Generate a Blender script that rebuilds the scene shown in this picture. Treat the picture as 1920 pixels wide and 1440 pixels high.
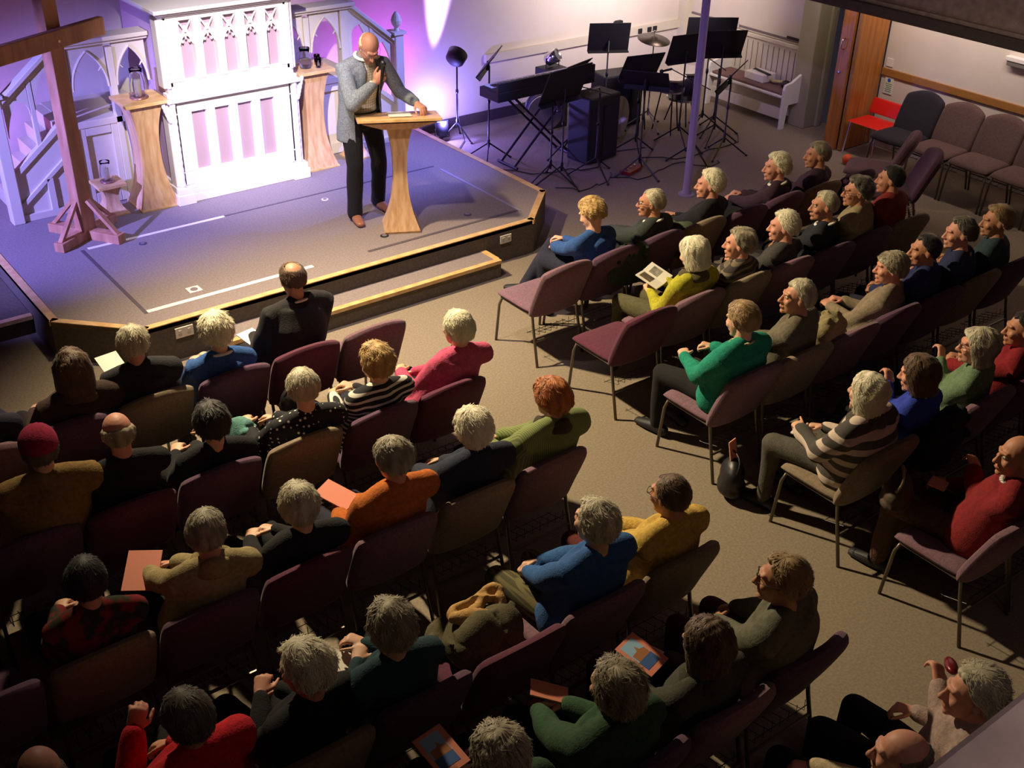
import bpy, math, random
import numpy as np
from mathutils import Vector, Matrix

for o in list(bpy.data.objects): bpy.data.objects.remove(o, do_unlink=True)
SC = bpy.context.scene
COL = SC.collection
PI = math.pi

def lin(r, g, b):
    return tuple(((c/255)/12.92 if c/255 <= .04045 else ((c/255+.055)/1.055)**2.4) for c in (r, g, b))

# ------------------------------------------------------------------ camera, world, lights, exposure
cam = bpy.data.cameras.new('camera'); camo = bpy.data.objects.new('camera', cam); COL.objects.link(camo)
R_ = Vector((0.79555233, -0.60555384, 0.02002614)); U_ = Vector((0.29882343, 0.4209064, 0.85647088)); F_ = Vector((0.52706836, 0.67538312, -0.51580674))
camo.matrix_world = Matrix(((R_.x, U_.x, -F_.x, 0), (R_.y, U_.y, -F_.y, 0), (R_.z, U_.z, -F_.z, 4.6), (0, 0, 0, 1)))
cam.sensor_width = 36; cam.sensor_fit = 'HORIZONTAL'; cam.lens = 2141.3/1920*36; cam.clip_start = .05
SC.camera = camo
SC.view_settings.view_transform = 'Standard'; SC.view_settings.look = 'None'; SC.view_settings.gamma = 1
SC.view_settings.use_curve_mapping = False; SC.view_settings.exposure = 0.0

w = bpy.data.worlds.new('world'); SC.world = w; w.use_nodes = True
w.node_tree.nodes['Background'].inputs[0].default_value = (.55, .45, .6, 1)
w.node_tree.nodes['Background'].inputs[1].default_value = .03

def light(name, kind, loc, target=None, power=100, color=(1, 1, 1), **k):
    l = bpy.data.lights.new(name, kind); l.energy = power; l.color = color
    for a, b in k.items(): setattr(l, a, b)
    o = bpy.data.objects.new(name, l); COL.objects.link(o); o.location = loc
    if target is not None:
        o.rotation_euler = (Vector(target)-Vector(loc)).to_track_quat('-Z', 'Y').to_euler()
    return o
WARM = (1, .80, .50)
# hall spotlights hanging over the front of the audience and from the side, with added fill lights among them
light('audience_spotlight', 'SPOT', (2.9, 8.3, 4.7), (4.4, 5.3, 0), 2500, WARM, spot_size=math.radians(98), spot_blend=1.0, shadow_soft_size=.10)
light('pulpit_spotlight', 'SPOT', (2.2, 5.4, 4.9), (4.55, 10.1, 1.3), 3900, (1, .90, .97), spot_size=math.radians(27), spot_blend=1, shadow_soft_size=.06)
light('stage_floor_spotlight', 'SPOT', (3.0, 6.4, 5.3), (4.4, 8.1, .3), 600, (1, .85, .93), spot_size=math.radians(56), spot_blend=1, shadow_soft_size=.08)
light('ledge_fill', 'POINT', (1.45, -.25, 4.25), None, 24, (1, .80, .74), shadow_soft_size=.1)  # added point light, unseen beside the camera, brightens the gallery ledge
light('violet_fill', 'SPOT', (3.0, 4.6, 5.2), (8.9, 9.1, .7), 750, (.42, .30, 1), spot_size=math.radians(34), spot_blend=1, shadow_soft_size=.08)  # added unseen fill, tints the column and band corner violet
light('gallery_fill', 'POINT', (3.4, -.7, 6.1), None, 16, (1, .74, .78), shadow_soft_size=.25)  # added unseen fill from behind the camera, lifts the backs of the audience
# stage colour wash lamps
light('magenta_wash', 'SPOT', (6.9, 10.8, .5), (6.5, 11.35, 1.7), 92, (.62, .10, 1), spot_size=math.radians(150), spot_blend=1, shadow_soft_size=.05)
light('blue_uplight', 'SPOT', (7.47, 11.12, .27), (7.76, 11.39, 2.6), 2600, (.45, .34, 1), spot_size=math.radians(19), spot_blend=.6, shadow_soft_size=.03)
light('blue_flood_glow', 'POINT', (7.45, 10.98, .27), None, 85, (.25, .2, 1), shadow_soft_size=.05)
light('left_blue_wash', 'SPOT', (-1.6, 8.4, 3.0), (2.65, 10.1, .8), 4300, (.26, .24, 1), spot_size=math.radians(40), spot_blend=1, shadow_soft_size=.06)
light('left_magenta_wash', 'SPOT', (1.9, 10.9, .6), (2.1, 11.35, 1.4), 34, (.8, .10, 1), spot_size=math.radians(150), spot_blend=1, shadow_soft_size=.05)
light('rear_blue_wash', 'SPOT', (8.35, 8.7, 3.2), (6.1, 9.9, .9), 1500, (.22, .24, 1), spot_size=math.radians(50), spot_blend=1, shadow_soft_size=.08)
# lights of the side aisle under the gallery
light('side_aisle_lamp', 'AREA', (10.7, 6.9, 2.75), (11.75, 6.9, 2.0), 39, (1, .83, .74), spread=math.radians(140), shape='RECTANGLE', size=3.2, size_y=.3)
light('band_corner_lamp', 'AREA', (9.9, 9.2, 2.3), (10.35, 11.35, 1.8), 60, (1, .86, .84), size=.6, spread=math.radians(125))

# ------------------------------------------------------------------ materials
MATS = {}
def mat(name, col, rough=.7, metal=0, noise=None, bump=None, emit=None, spec=None, sheen=0, alpha=None, trans=0, ior=1.45):
    if name in MATS: return MATS[name]
    m = bpy.data.materials.new(name); m.use_nodes = True; nt = m.node_tree; b = nt.nodes['Principled BSDF']
    b.inputs['Base Color'].default_value = (*col, 1); b.inputs['Roughness'].default_value = rough; b.inputs['Metallic'].default_value = metal
    if spec is not None: b.inputs['Specular IOR Level'].default_value = spec
    if sheen: b.inputs['Sheen Weight'].default_value = sheen
    if trans: b.inputs['Transmission Weight'].default_value = trans; b.inputs['IOR'].default_value = ior
    tc = nt.nodes.new('ShaderNodeTexCoord')
    if noise:
        sc, amt = noise[:2]
        n = nt.nodes.new('ShaderNodeTexNoise'); n.inputs['Scale'].default_value = sc; n.inputs['Detail'].default_value = 4
        nt.links.new(tc.outputs['Object'], n.inputs['Vector'])
        r = nt.nodes.new('ShaderNodeMapRange'); r.inputs[1].default_value = .3; r.inputs[2].default_value = .7
        r.inputs[3].default_value = 1-amt; r.inputs[4].default_value = 1+amt
        nt.links.new(n.outputs['Fac'], r.inputs[0])
        mx = nt.nodes.new('ShaderNodeMix'); mx.data_type = 'RGBA'; mx.blend_type = 'MULTIPLY'; mx.inputs[0].default_value = 1
        mx.inputs[6].default_value = (*col, 1)
        nt.links.new(r.outputs[0], mx.inputs[7]); nt.links.new(mx.outputs[2], b.inputs['Base Color'])
    if bump:
        sc, st = bump
        n2 = nt.nodes.new('ShaderNodeTexNoise'); n2.inputs['Scale'].default_value = sc; n2.inputs['Detail'].default_value = 3
        nt.links.new(tc.outputs['Object'], n2.inputs['Vector'])
        bp = nt.nodes.new('ShaderNodeBump'); bp.inputs['Strength'].default_value = st; bp.inputs['Distance'].default_value = .01
        nt.links.new(n2.outputs['Fac'], bp.inputs['Height']); nt.links.new(bp.outputs[0], b.inputs['Normal'])
    if emit:
        b.inputs['Emission Color'].default_value = (*emit[0], 1); b.inputs['Emission Strength'].default_value = emit[1]
    MATS[name] = m
    return m

def two_tone(name, c1, c2, build, rough=.8, sheen=0):
    """c1 and c2 mixed by a factor socket made by build(nt, texcoord)"""
    if name in MATS: return MATS[name]
    m = bpy.data.materials.new(name); m.use_nodes = True; nt = m.node_tree; b = nt.nodes['Principled BSDF']
    b.inputs['Roughness'].default_value = rough; b.inputs['Sheen Weight'].default_value = sheen
    tc = nt.nodes.new('ShaderNodeTexCoord'); f = build(nt, tc)
    mx = nt.nodes.new('ShaderNodeMix'); mx.data_type = 'RGBA'; mx.inputs[6].default_value = (*c1, 1); mx.inputs[7].default_value = (*c2, 1)
    nt.links.new(f, mx.inputs[0]); nt.links.new(mx.outputs[2], b.inputs['Base Color'])
    MATS[name] = m
    return m
def math_node(nt, op, a, b=None, c=None):
    n = nt.nodes.new('ShaderNodeMath'); n.operation = op
    for i, v in enumerate((a, b, c)):
        if v is None: continue
        if isinstance(v, (int, float)): n.inputs[i].default_value = v
        else: nt.links.new(v, n.inputs[i])
    return n.outputs[0]
def f_stripes(axis, freq, thr):
    def g(nt, tc):
        s = nt.nodes.new('ShaderNodeSeparateXYZ'); nt.links.new(tc.outputs['Object'], s.inputs[0])
        return math_node(nt, 'GREATER_THAN', math_node(nt, 'FRACT', math_node(nt, 'MULTIPLY', s.outputs[axis], freq)), thr)
    return g
def f_check(freq, thr):
    def g(nt, tc):
        s = nt.nodes.new('ShaderNodeSeparateXYZ'); nt.links.new(tc.outputs['Object'], s.inputs[0])
        a = math_node(nt, 'GREATER_THAN', math_node(nt, 'FRACT', math_node(nt, 'MULTIPLY', s.outputs[0], freq)), thr)
        c = math_node(nt, 'GREATER_THAN', math_node(nt, 'FRACT', math_node(nt, 'MULTIPLY', s.outputs[2], freq)), thr)
        return math_node(nt, 'MAXIMUM', a, c)
    return g
def f_dots(scale, thr):
    def g(nt, tc):
        v = nt.nodes.new('ShaderNodeTexVoronoi'); v.inputs['Scale'].default_value = scale; v.inputs['Randomness'].default_value = .35
        nt.links.new(tc.outputs['Object'], v.inputs['Vector'])
        return math_node(nt, 'LESS_THAN', v.outputs['Distance'], thr)
    return g
def f_noise(scale, lo=.4, hi=.6, stretch=None):
    def g(nt, tc):
        n = nt.nodes.new('ShaderNodeTexNoise'); n.inputs['Scale'].default_value = scale; n.inputs['Detail'].default_value = 5
        src = tc.outputs['Object']
        if stretch:
            mp = nt.nodes.new('ShaderNodeMapping'); mp.inputs['Scale'].default_value = stretch; nt.links.new(src, mp.inputs[0]); src = mp.outputs[0]
        nt.links.new(src, n.inputs['Vector'])
        r = nt.nodes.new('ShaderNodeMapRange'); r.inputs[1].default_value = lo; r.inputs[2].default_value = hi; nt.links.new(n.outputs['Fac'], r.inputs[0])
        return r.outputs[0]
    return g

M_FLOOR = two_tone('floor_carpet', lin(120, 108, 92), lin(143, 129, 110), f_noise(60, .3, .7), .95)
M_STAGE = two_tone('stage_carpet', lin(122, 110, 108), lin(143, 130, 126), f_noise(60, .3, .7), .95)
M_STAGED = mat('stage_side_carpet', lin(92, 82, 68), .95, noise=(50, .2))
M_OAK = two_tone('oak', lin(190, 144, 98), lin(216, 178, 134), f_noise(9, .35, .65, (3, 3, .35)), .45)
M_OAKS = two_tone('oak_strip', lin(202, 158, 98), lin(222, 184, 126), f_noise(12, .35, .65), .45)
M_DOOR = two_tone('door_oak', lin(150, 92, 38), lin(190, 124, 56), f_noise(7, .3, .7, (4, 4, .3)), .4)
M_TIMBER = two_tone('rough_timber', lin(158, 106, 76), lin(196, 142, 106), f_noise(7, .3, .7, (2, 2, .4)), .8)
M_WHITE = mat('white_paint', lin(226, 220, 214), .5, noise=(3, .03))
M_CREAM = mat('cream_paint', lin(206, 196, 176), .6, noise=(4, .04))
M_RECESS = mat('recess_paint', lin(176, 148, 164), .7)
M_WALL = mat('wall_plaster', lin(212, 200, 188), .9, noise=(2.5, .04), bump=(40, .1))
M_GREY = mat('grey_paint', lin(160, 153, 126), .6)
M_DADO = mat('dado_wood', lin(158, 108, 52), .5, noise=(20, .1))
M_BAND = mat('panel_gap_paint', lin(120, 105, 110), .8)
M_BLACK = mat('black_metal', lin(22, 21, 24), .45)
M_BLACKP = mat('black_plastic', lin(26, 25, 28), .6)
M_CHROME = mat('chrome', (.75, .75, .78), .2, 1)
M_LEG = mat('chair_metal', lin(112, 104, 92), .4, .6)
M_PAPER = mat('paper', lin(232, 228, 216), .8)
M_GLASS = mat('clear_glass', (.97, .98, 1), .02, trans=1, ior=1.22)
M_WAX = mat('candle_wax', lin(236, 222, 190), .5)
M_SOCKET = mat('socket_plastic', lin(226, 218, 196), .5)
M_POLE = mat('pole_paint', lin(150, 134, 150), .5)
M_GALL = mat('gallery_front', lin(164, 146, 142), .8, noise=(14, .22))
M_BEAM = mat('gallery_beam', lin(80, 66, 66), .8, noise=(30, .15))
FAB = {'mauve': mat('fabric_mauve', lin(114, 84, 96), .95, noise=(70, .22), sheen=.08),
       'burgundy': mat('fabric_burgundy', lin(86, 34, 58), .95, noise=(70, .22), sheen=.08),
       'taupe': mat('fabric_taupe', lin(128, 112, 92), .95, noise=(70, .2), sheen=.08),
       'black': mat('fabric_black', lin(34, 30, 40), .95, noise=(70, .2)),
       'brown': mat('fabric_dim_taupe', lin(92, 70, 66), .95, noise=(70, .2)),  # taupe darkened in the colour to stand for dim light at the wall
       'purple': mat('fabric_purple', lin(84, 54, 78), .95, noise=(70, .22), sheen=.08)}
def cloth(name, rgb, rough=.95, n=(45, .22)):
    return mat('cloth_'+name, lin(*rgb), rough, noise=n, bump=(120, .35))

# ------------------------------------------------------------------ mesh helpers
def link(name, me, mats=None, parent=None, smooth=False):
    o = bpy.data.objects.new(name, me); COL.objects.link(o)
    if mats is not None:
        for m in (mats if isinstance(mats, (list, tuple)) else [mats]): me.materials.append(m)
    if parent is not None: o.parent = parent
    if smooth and len(me.polygons): me.polygons.foreach_set('use_smooth', [True]*len(me.polygons))
    return o
def tag(o, label=None, cat=None, group=None, kind=None):
    if label: o['label'] = label
    if cat: o['category'] = cat
    if group: o['group'] = group
    if kind: o['kind'] = kind
    return o
def empty(name, loc, rz=0, label=None, cat=None, group=None):
    o = bpy.data.objects.new(name, None); COL.objects.link(o); o.location = loc; o.rotation_euler = (0, 0, rz); o.empty_display_size = .1
    return tag(o, label, cat, group)

def loft(P, A, B=None, side=(1, 0, 0), n=12, cap='round', spin=0):
    P = np.array(P, float); k = len(P)
    A = np.array(A if np.ndim(A) else [A]*k, float)
    B = A if B is None else np.array(B if np.ndim(B) else [B]*k, float)
    T = np.gradient(P, axis=0); T /= np.linalg.norm(T, axis=1)[:, None]+1e-9
    s = np.array(side, float)
    if abs(np.dot(s, T[0])) > .95: s = np.array((0, 1., 0)) if abs(T[0][1]) < .9 else np.array((1., 0, 0))
    rings = []; C = []; LA = []
    for i in range(k):
        l = s-np.dot(s, T[i])*T[i]; nl = np.linalg.norm(l)
        if nl < 1e-3: l = L_prev
        else: l = l/nl
        L_prev = l; b = np.cross(T[i], l); s = l
        C.append((P[i], l, b, A[i], B[i], T[i]))
    if cap == 'round':
        P0, l, b, a, bb, t = C[0]; r = min(a, bb)
        pre = [(P0-t*r*math.sin(q), l, b, a*math.cos(q)+1e-5, bb*math.cos(q)+1e-5, t) for q in (1.5, 1.1, .6)]
        P0, l, b, a, bb, t = C[-1]; r = min(a, bb)
        post = [(P0+t*r*math.sin(q), l, b, a*math.cos(q)+1e-5, bb*math.cos(q)+1e-5, t) for q in (.6, 1.1, 1.5)]
        C = pre+C+post
    th = np.arange(n)*2*PI/n+spin
    V = np.concatenate([c[0]+np.outer(np.cos(th)*c[3], c[1])+np.outer(np.sin(th)*c[4], c[2]) for c in C])
    Fs = []
    for i in range(len(C)-1):
        for j in range(n):
            j2 = (j+1) % n
            Fs.append((i*n+j, i*n+j2, (i+1)*n+j2, (i+1)*n+j))
    Fs.append(tuple(range(n-1, -1, -1))); Fs.append(tuple((len(C)-1)*n+j for j in range(n)))
    return V, Fs
def ell(c, r, R=None, n=14, m=9):
    V = []; Fs = []
    for i in range(1, m):
        a = PI*i/m
        for j in range(n):
            b = 2*PI*j/n; V.append((math.sin(a)*math.cos(b), math.sin(a)*math.sin(b), -math.cos(a)))
    V.append((0, 0, -1)); V.append((0, 0, 1))
    for i in range(m-2):
        for j in range(n):
            j2 = (j+1) % n; Fs.append((i*n+j, i*n+j2, (i+1)*n+j2, (i+1)*n+j))
    bo = len(V)-2; to = len(V)-1
    for j in range(n):
        j2 = (j+1) % n; Fs.append((bo, j2, j)); Fs.append((to, (m-2)*n+j, (m-2)*n+j2))
    V = np.array(V)*np.array(r)
    if R is not None: V = V@np.array(R).T
    return V+np.array(c), Fs

class MB:
    def __init__(s): s.V = []; s.F = []; s.n = 0; s.mi = []; s.cur = 0
    def add(s, V, F, m=None):
        s.V.append(np.array(V, float)); s.F += [tuple(i+s.n for i in f) for f in F]; s.n += len(V)
        s.mi += [s.cur if m is None else m]*len(F); return s
    def box(s, x0, x1, y0, y1, z0, z1, m=None, R=None, c=None):
        V = np.array([(x, y, z) for x in (x0, x1) for y in (y0, y1) for z in (z0, z1)], float)
        if R is not None: V = V@np.array(R).T
        if c is not None: V = V+np.array(c)
        return s.add(V, [(0, 1, 3, 2), (4, 6, 7, 5), (0, 4, 5, 1), (2, 3, 7, 6), (0, 2, 6, 4), (1, 5, 7, 3)], m)
    def tube(s, P, A, B=None, n=8, cap='flat', side=(1, 0, 0), m=None, spin=0):
        return s.add(*loft(P, A, B, side, n, cap, spin), m)
    def ell(s, c, r, R=None, n=14, mm=9, m=None): return s.add(*ell(c, r, R, n, mm), m)
    def lathe(s, prof, c=(0, 0, 0), n=20, m=None):
        V = []; k = len(prof)
        for r, z in prof:
            for j in range(n):
                a = 2*PI*j/n; V.append((c[0]+r*math.cos(a), c[1]+r*math.sin(a), c[2]+z))
        Fs = [(i*n+j, i*n+(j+1) % n, (i+1)*n+(j+1) % n, (i+1)*n+j) for i in range(k-1) for j in range(n)]
        Fs.append(tuple(range(n-1, -1, -1))); Fs.append(tuple((k-1)*n+j for j in range(n)))
        return s.add(V, Fs, m)
    def prism(s, poly, z0, z1, m=None):
        k = len(poly); V = [(x, y, z0) for x, y in poly]+[(x, y, z1) for x, y in poly]
        Fs = [(i, (i+1) % k, k+(i+1) % k, k+i) for i in range(k)]
        Fs.append(tuple(range(k-1, -1, -1))); Fs.append(tuple(range(k, 2*k)))
        return s.add(V, Fs, m)
    def prism_y(s, poly, y0, y1, m=None):
        k = len(poly); V = [(x, y0, z) for x, z in poly]+[(x, y1, z) for x, z in poly]
        Fs = [(i, (i+1) % k, k+(i+1) % k, k+i) for i in range(k)]
        Fs.append(tuple(range(k-1, -1, -1))); Fs.append(tuple(range(k, 2*k)))
        return s.add(V, Fs, m)
    def mesh(s, name='m'):
        me = bpy.data.meshes.new(name); V = np.concatenate(s.V) if s.V else []
        me.from_pydata(V.tolist(), [], s.F); me.polygons.foreach_set('material_index', s.mi); me.update()
        return me
    def build(s, name, mats, parent=None, smooth=False, bevel=0):
        import bmesh
        me = s.mesh(name); bm = bmesh.new(); bm.from_mesh(me); bmesh.ops.recalc_face_normals(bm, faces=bm.faces); bm.to_mesh(me); bm.free()
        o = link(name, me, mats, parent, smooth)
        if bevel:
            md = o.modifiers.new('b', 'BEVEL'); md.width = bevel; md.segments = 2; md.limit_method = 'ANGLE'
        return o

# remeshed organic surfaces, run in one batch
JOBS = []
class Blob:
    def __init__(s): s.mb = MB()
    def loft(s, *a, **k): s.mb.add(*loft(*a, **k)); return s
    def ell(s, *a, **k): s.mb.add(*ell(*a, **k)); return s
    def build(s, name, m, parent, voxel=.009, smooth=3, fold=0, fscale=22, cut=None, seed=0, solid=0):
        me = s.mb.mesh(name)
        o = link(name, me, m, parent)
        JOBS.append((o, voxel, smooth, fold, fscale, cut, seed, solid)); return o
def run_jobs():
    mods = []
    for o, vx, sm, *_ in JOBS:
        a = o.modifiers.new('r', 'REMESH'); a.mode = 'VOXEL'; a.voxel_size = vx; a.use_smooth_shade = True
        if sm:
            b = o.modifiers.new('s', 'SMOOTH'); b.factor = .5; b.iterations = sm
    dg = bpy.context.evaluated_depsgraph_get()
    out = []
    for o, *_ in JOBS:
        out.append(bpy.data.meshes.new_from_object(o.evaluated_get(dg)))
    for (o, vx, sm, fold, fs, cut, seed, solid), me in zip(JOBS, out):
        o.modifiers.clear(); old = o.data; o.data = me; bpy.data.meshes.remove(old)
        n = len(me.vertices); co = np.empty(n*3, np.float32); me.vertices.foreach_get('co', co); co = co.reshape(-1, 3)
        if fold:
            nr = np.empty(n*3, np.float32); me.vertex_normals.foreach_get('vector', nr); nr = nr.reshape(-1, 3)
            rs = np.random.RandomState(seed+7); d = np.zeros(n)
            for i in range(7):
                k = rs.normal(size=3); k[2] *= .7; k = k/np.linalg.norm(k)*fs*(.6+.25*i)
                ph = rs.uniform(0, 6.28); q = rs.normal(size=3)*fs*.35
                d += np.sin(co@k+ph+1.3*np.sin(co@q+ph*2))/(1+.35*i)
            co = co+nr*(d*fold*.5)[:, None]
            me.vertices.foreach_set('co', co.astype(np.float32).ravel())
        if cut is not None:
            import bmesh
            bm = bmesh.new(); bm.from_mesh(me)
            dl = [f for f in bm.faces if cut(f.calc_center_median())]
            bmesh.ops.delete(bm, geom=dl, context='FACES'); bm.to_mesh(me); bm.free()
            if solid:
                md = o.modifiers.new('t', 'SOLIDIFY'); md.thickness = solid; md.offset = -1
        me.polygons.foreach_set('use_smooth', [True]*len(me.polygons)); me.update()

# ------------------------------------------------------------------ the setting
def struct(name, mb, m, bevel=0):
    return tag(mb.build(name, m, bevel=bevel), kind='structure')
ZS = .334
struct('floor', MB().box(-6, 11.9, -1.2, 11.5, -.1, 0), M_FLOOR)
struct('wall_back', MB().box(-6, 11.9, 11.35, 11.5, 0, 6.6), M_WALL)
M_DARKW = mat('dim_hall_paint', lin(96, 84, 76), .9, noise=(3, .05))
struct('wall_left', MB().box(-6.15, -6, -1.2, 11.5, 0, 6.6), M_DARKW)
struct('wall_right', MB().box(11.75, 11.9, 8.92, 11.35, 0, 6.6).box(11.75, 11.9, -1.2, 8.05, 0, 6.6).box(11.75, 11.9, 8.05, 8.92, 2.35, 6.6), M_WALL)
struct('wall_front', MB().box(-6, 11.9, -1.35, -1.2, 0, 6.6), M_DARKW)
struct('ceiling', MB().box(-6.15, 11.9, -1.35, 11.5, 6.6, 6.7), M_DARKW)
# stage platform: chamfered front corners
POLY = [(2.52, 7.87), (6.36, 7.87), (6.92, 8.39), (6.92, 11.35), (1.98, 11.35), (1.98, 8.42)]
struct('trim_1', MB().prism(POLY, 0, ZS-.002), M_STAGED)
ins = [(2.545, 7.93), (6.335, 7.93), (6.86, 8.415), (6.86, 11.35), (2.04, 11.35), (2.04, 8.445)]
stg = MB().prism(ins, ZS-.03, ZS)
struct('trim_2', stg, M_STAGE)
def edge_strip(mb, a, b, wd, z0, z1):
    a = Vector(a); b = Vector(b); d = (b-a).normalized(); nrm = Vector((-d.y, d.x))*wd
    mb.prism([tuple(a), tuple(b), tuple(b+nrm), tuple(a+nrm)], z0, z1)
nos = MB(); pp = POLY
for a, b in ((5, 0), (0, 1), (1, 2), (2, 3)):
    A, B = Vector(pp[a]), Vector(pp[b]); d = (B-A).normalized()*.014
    edge_strip(nos, A-d, B+d, .062, ZS-.035, ZS+.006)
edge_strip(nos, pp[4], pp[5], .062, ZS-.035, ZS+.006)
struct('trim_3', nos, M_OAKS)
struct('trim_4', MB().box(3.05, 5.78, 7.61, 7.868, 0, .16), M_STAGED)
struct('trim_5', MB().box(3.05, 5.78, 7.60, 7.655, .14, .173).box(5.73, 5.79, 7.655, 7.868, .14, .173).box(3.05, 3.1, 7.655, 7.868, .14, .173), M_OAKS)
struct('trim_6', MB().box(3.1, 5.73, 7.655, 7.868, .155, .170), M_STAGE)
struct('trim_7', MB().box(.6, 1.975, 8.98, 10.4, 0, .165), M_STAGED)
struct('trim_8', MB().box(.6, 1.975, 8.94, 9.0, .14, .174), M_OAKS)
# lines inlaid in the stage carpet
wt = mat('white_line', lin(240, 232, 220), .6); dk = mat('dark_line', lin(84, 74, 80), .7)
def strip(name, x0, x1, y0, y1, m, label):
    return tag(MB().box(x0, x1, y0, y1, ZS, ZS+.003).build(name, m), label, 'tape')
strip('tape_line', 2.70, 4.0, 9.585, 9.625, wt, 'white line on the stage carpet running from the foot of the wooden cross')
strip('tape_line', 2.66, 4.15, 8.135, 8.185, wt, 'white line along the front of the stage carpet near the nosing')
strip('tape_line', 2.63, 2.66, 8.135, 9.6, dk, 'dark line across the left of the stage carpet')
strip('tape_line', 4.7, 6.38, 8.13, 8.165, dk, 'thin dark line at the front right of the stage carpet')
strip('tape_line', 6.38, 6.41, 8.13, 9.5, mat('grey_line', lin(150, 140, 160), .7), 'pale line down the right of the stage carpet')
strip('tape_line', 4.0, 6.38, 9.60, 9.62, dk, 'faint dark line across the back of the stage carpet')
def socket(x, y, z, w_, h_, label):
    o = empty('socket_outlet', (x, y, z), 0, label, 'socket')
    MB().box(-w_/2, w_/2, -.012, 0, 0, h_).build('face_plate', M_SOCKET, o, bevel=.003)
    for sx in (-1, 1):
        MB().box(sx*w_*.25-.012, sx*w_*.25+.012, -.016, -.012, h_*.62, h_*.75).build('switch', M_SOCKET, o)
        MB().box(sx*w_*.25-.014, sx*w_*.25+.014, -.013, -.0119, h_*.2, h_*.45).build('pin_holes', mat('socket_hole', lin(190, 182, 162), .6), o)
socket(2.83, 7.868, .19, .15, .09, 'cream double socket on the stage front behind the grey-haired man with the booklet')
socket(6.02, 7.868, .19, .13, .08, 'cream double socket on the stage front right of the step')
def floor_box(x, y, s, label, m, disc=False):
    o = empty('floor_box', (x, y, ZS), 0, label, 'floor box')
    mb = MB()
    if disc: mb.lathe([(s/2, 0), (s/2, .004), (s*.36, .006)], n=20)
    else: mb.box(-s/2, s/2, -s/2, s/2, 0, .004)
    mb.build('cover', m, o)
    MB().lathe([(s*.28, 0), (s*.28, .008), (s*.2, .009)], n=18).build('lid', mat('lid_grey', lin(120, 112, 116), .5), o)
floor_box(3.127, 8.32, .11, 'square white floor box near the front white line', M_WHITE)
floor_box(3.137, 9.44, .07, 'dark round floor cap near the cross', mat('cap_dark', lin(74, 66, 84), .6), True)
floor_box(4.986, 9.44, .07, 'bright round floor cap left of the speaker', M_WHITE, True)
floor_box(5.0, 8.36, .08, 'small black floor cap at the lectern foot', M_BLACKP, True)
floor_box(5.92, 8.34, .08, 'small dark floor cap right of the lectern', mat('cap_blue', lin(60, 52, 96), .5), True)

# band corner trims, right-hand wall, pier and doors
bt = MB().box(8.3, 11.6, 11.30, 11.35, .74, .84); struct('trim_9', bt, M_CREAM)
struct('baseboard_back', MB().box(6.92, 11.75, 11.325, 11.35, 0, .13), mat('baseboard_dark', lin(72, 60, 60), .8))
struct('trim_10', MB().box(11.60, 11.75, 11.22, 11.35, 0, 3.2), M_CREAM)
struct('trim_11', MB().box(11.725, 11.75, 9.13, 11.25, .925, .95), M_BAND)
struct('trim_12', MB().box(11.72, 11.75, 9.13, 11.25, .0, .925), M_CREAM)
pier = MB().box(11.46, 11.75, 8.86, 9.12, 0, 3.0); struct('trim_13', pier, M_GREY, .01)
struct('trim_14', MB().box(11.66, 11.75, 8.3, 8.4, 0, 2.35).box(11.66, 11.75, 8.82, 8.86, 0, 2.35), M_GREY, .01)
struct('trim_15', MB().box(11.728, 11.75, 2.0, 8.05, .845, .93), M_DADO, .004)
struct('baseboard_right', MB().box(11.735, 11.75, -1.2, 8.05, 0, .12), M_CREAM)
d1 = empty('door_1', (11.2, 8.07, 0)); tag(d1, kind='structure')
MB().box(0, .52, -.02, .02, .01, 2.25).build('door_leaf', M_DOOR, d1, bevel=.004)
MB().box(-.015, .0, -.024, .024, .01, 2.25).build('edge_strip', M_DADO, d1)
d2 = empty('door_2', (11.18, 8.2, 0)); tag(d2, kind='structure')
MB().box(-.02, .02, -.08, .09, .01, 2.25).build('door_leaf', M_DOOR, d2, bevel=.004)
MB().box(.02, .56, .07, .1, .01, 2.25).build('door_leaf', M_GREY, d2)
MB().tube([(-.022, .02, 1.18), (-.07, .02, 1.2), (-.075, .02, 1.29), (-.022, .02, 1.31)], .008).build('door_handle', M_CHROME, d2, True)
MB().lathe([(.02, 0), (.02, .012), (.01, .014)], n=14).build('lock', M_CHROME, d2).matrix_local = Matrix.Translation((-.02, .03, .92))@Matrix.Rotation(-PI/2, 4, 'Y')
def wall_plate(y, z, wy, hz, m, name, label, cat, mk=None):
    o = empty(name, (11.75, y, z), 0, label, cat)
    MB().box(-.01, 0, -wy/2, wy/2, -hz/2, hz/2).build('plate', m, o)
    if mk: mk(o)
wall_plate(7.97, 1.0, .09, .09, M_WHITE, 'light_switch', 'white light switch on the right wall above the dado rail', 'switch')
def signmk(o):
    MB().ell((-.012, .0, .06), (.003, .022, .022)).build('symbol', mat('sign_blue', lin(40, 90, 190), .5), o)
    mb = MB()
    for k in range(5): mb.box(-.012, -.01, -.045, .045-.01*(k % 3), .015-.022*k, .021-.022*k)
    mb.build('text_lines', mat('sign_green', lin(90, 130, 110), .6), o)
wall_plate(7.93, .74, .12, .2, mat('sign_pale', lin(214, 222, 206), .6), 'notice_sign', 'small white notice with a blue symbol below the dado rail', 'sign', signmk)
o = empty('wall_fitting', (11.75, 6.38, 1.37), 0, 'pale wall fitting with a dark underside at the right edge above the dado rail', 'fitting')
MB().box(-.08, 0, -.14, .14, 0, .05).build('housing', M_WHITE, o, bevel=.008)
MB().box(-.07, 0, -.12, .12, -.05, 0).build('underside', mat('fitting_grey', lin(110, 104, 98), .6), o, bevel=.008)

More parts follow.
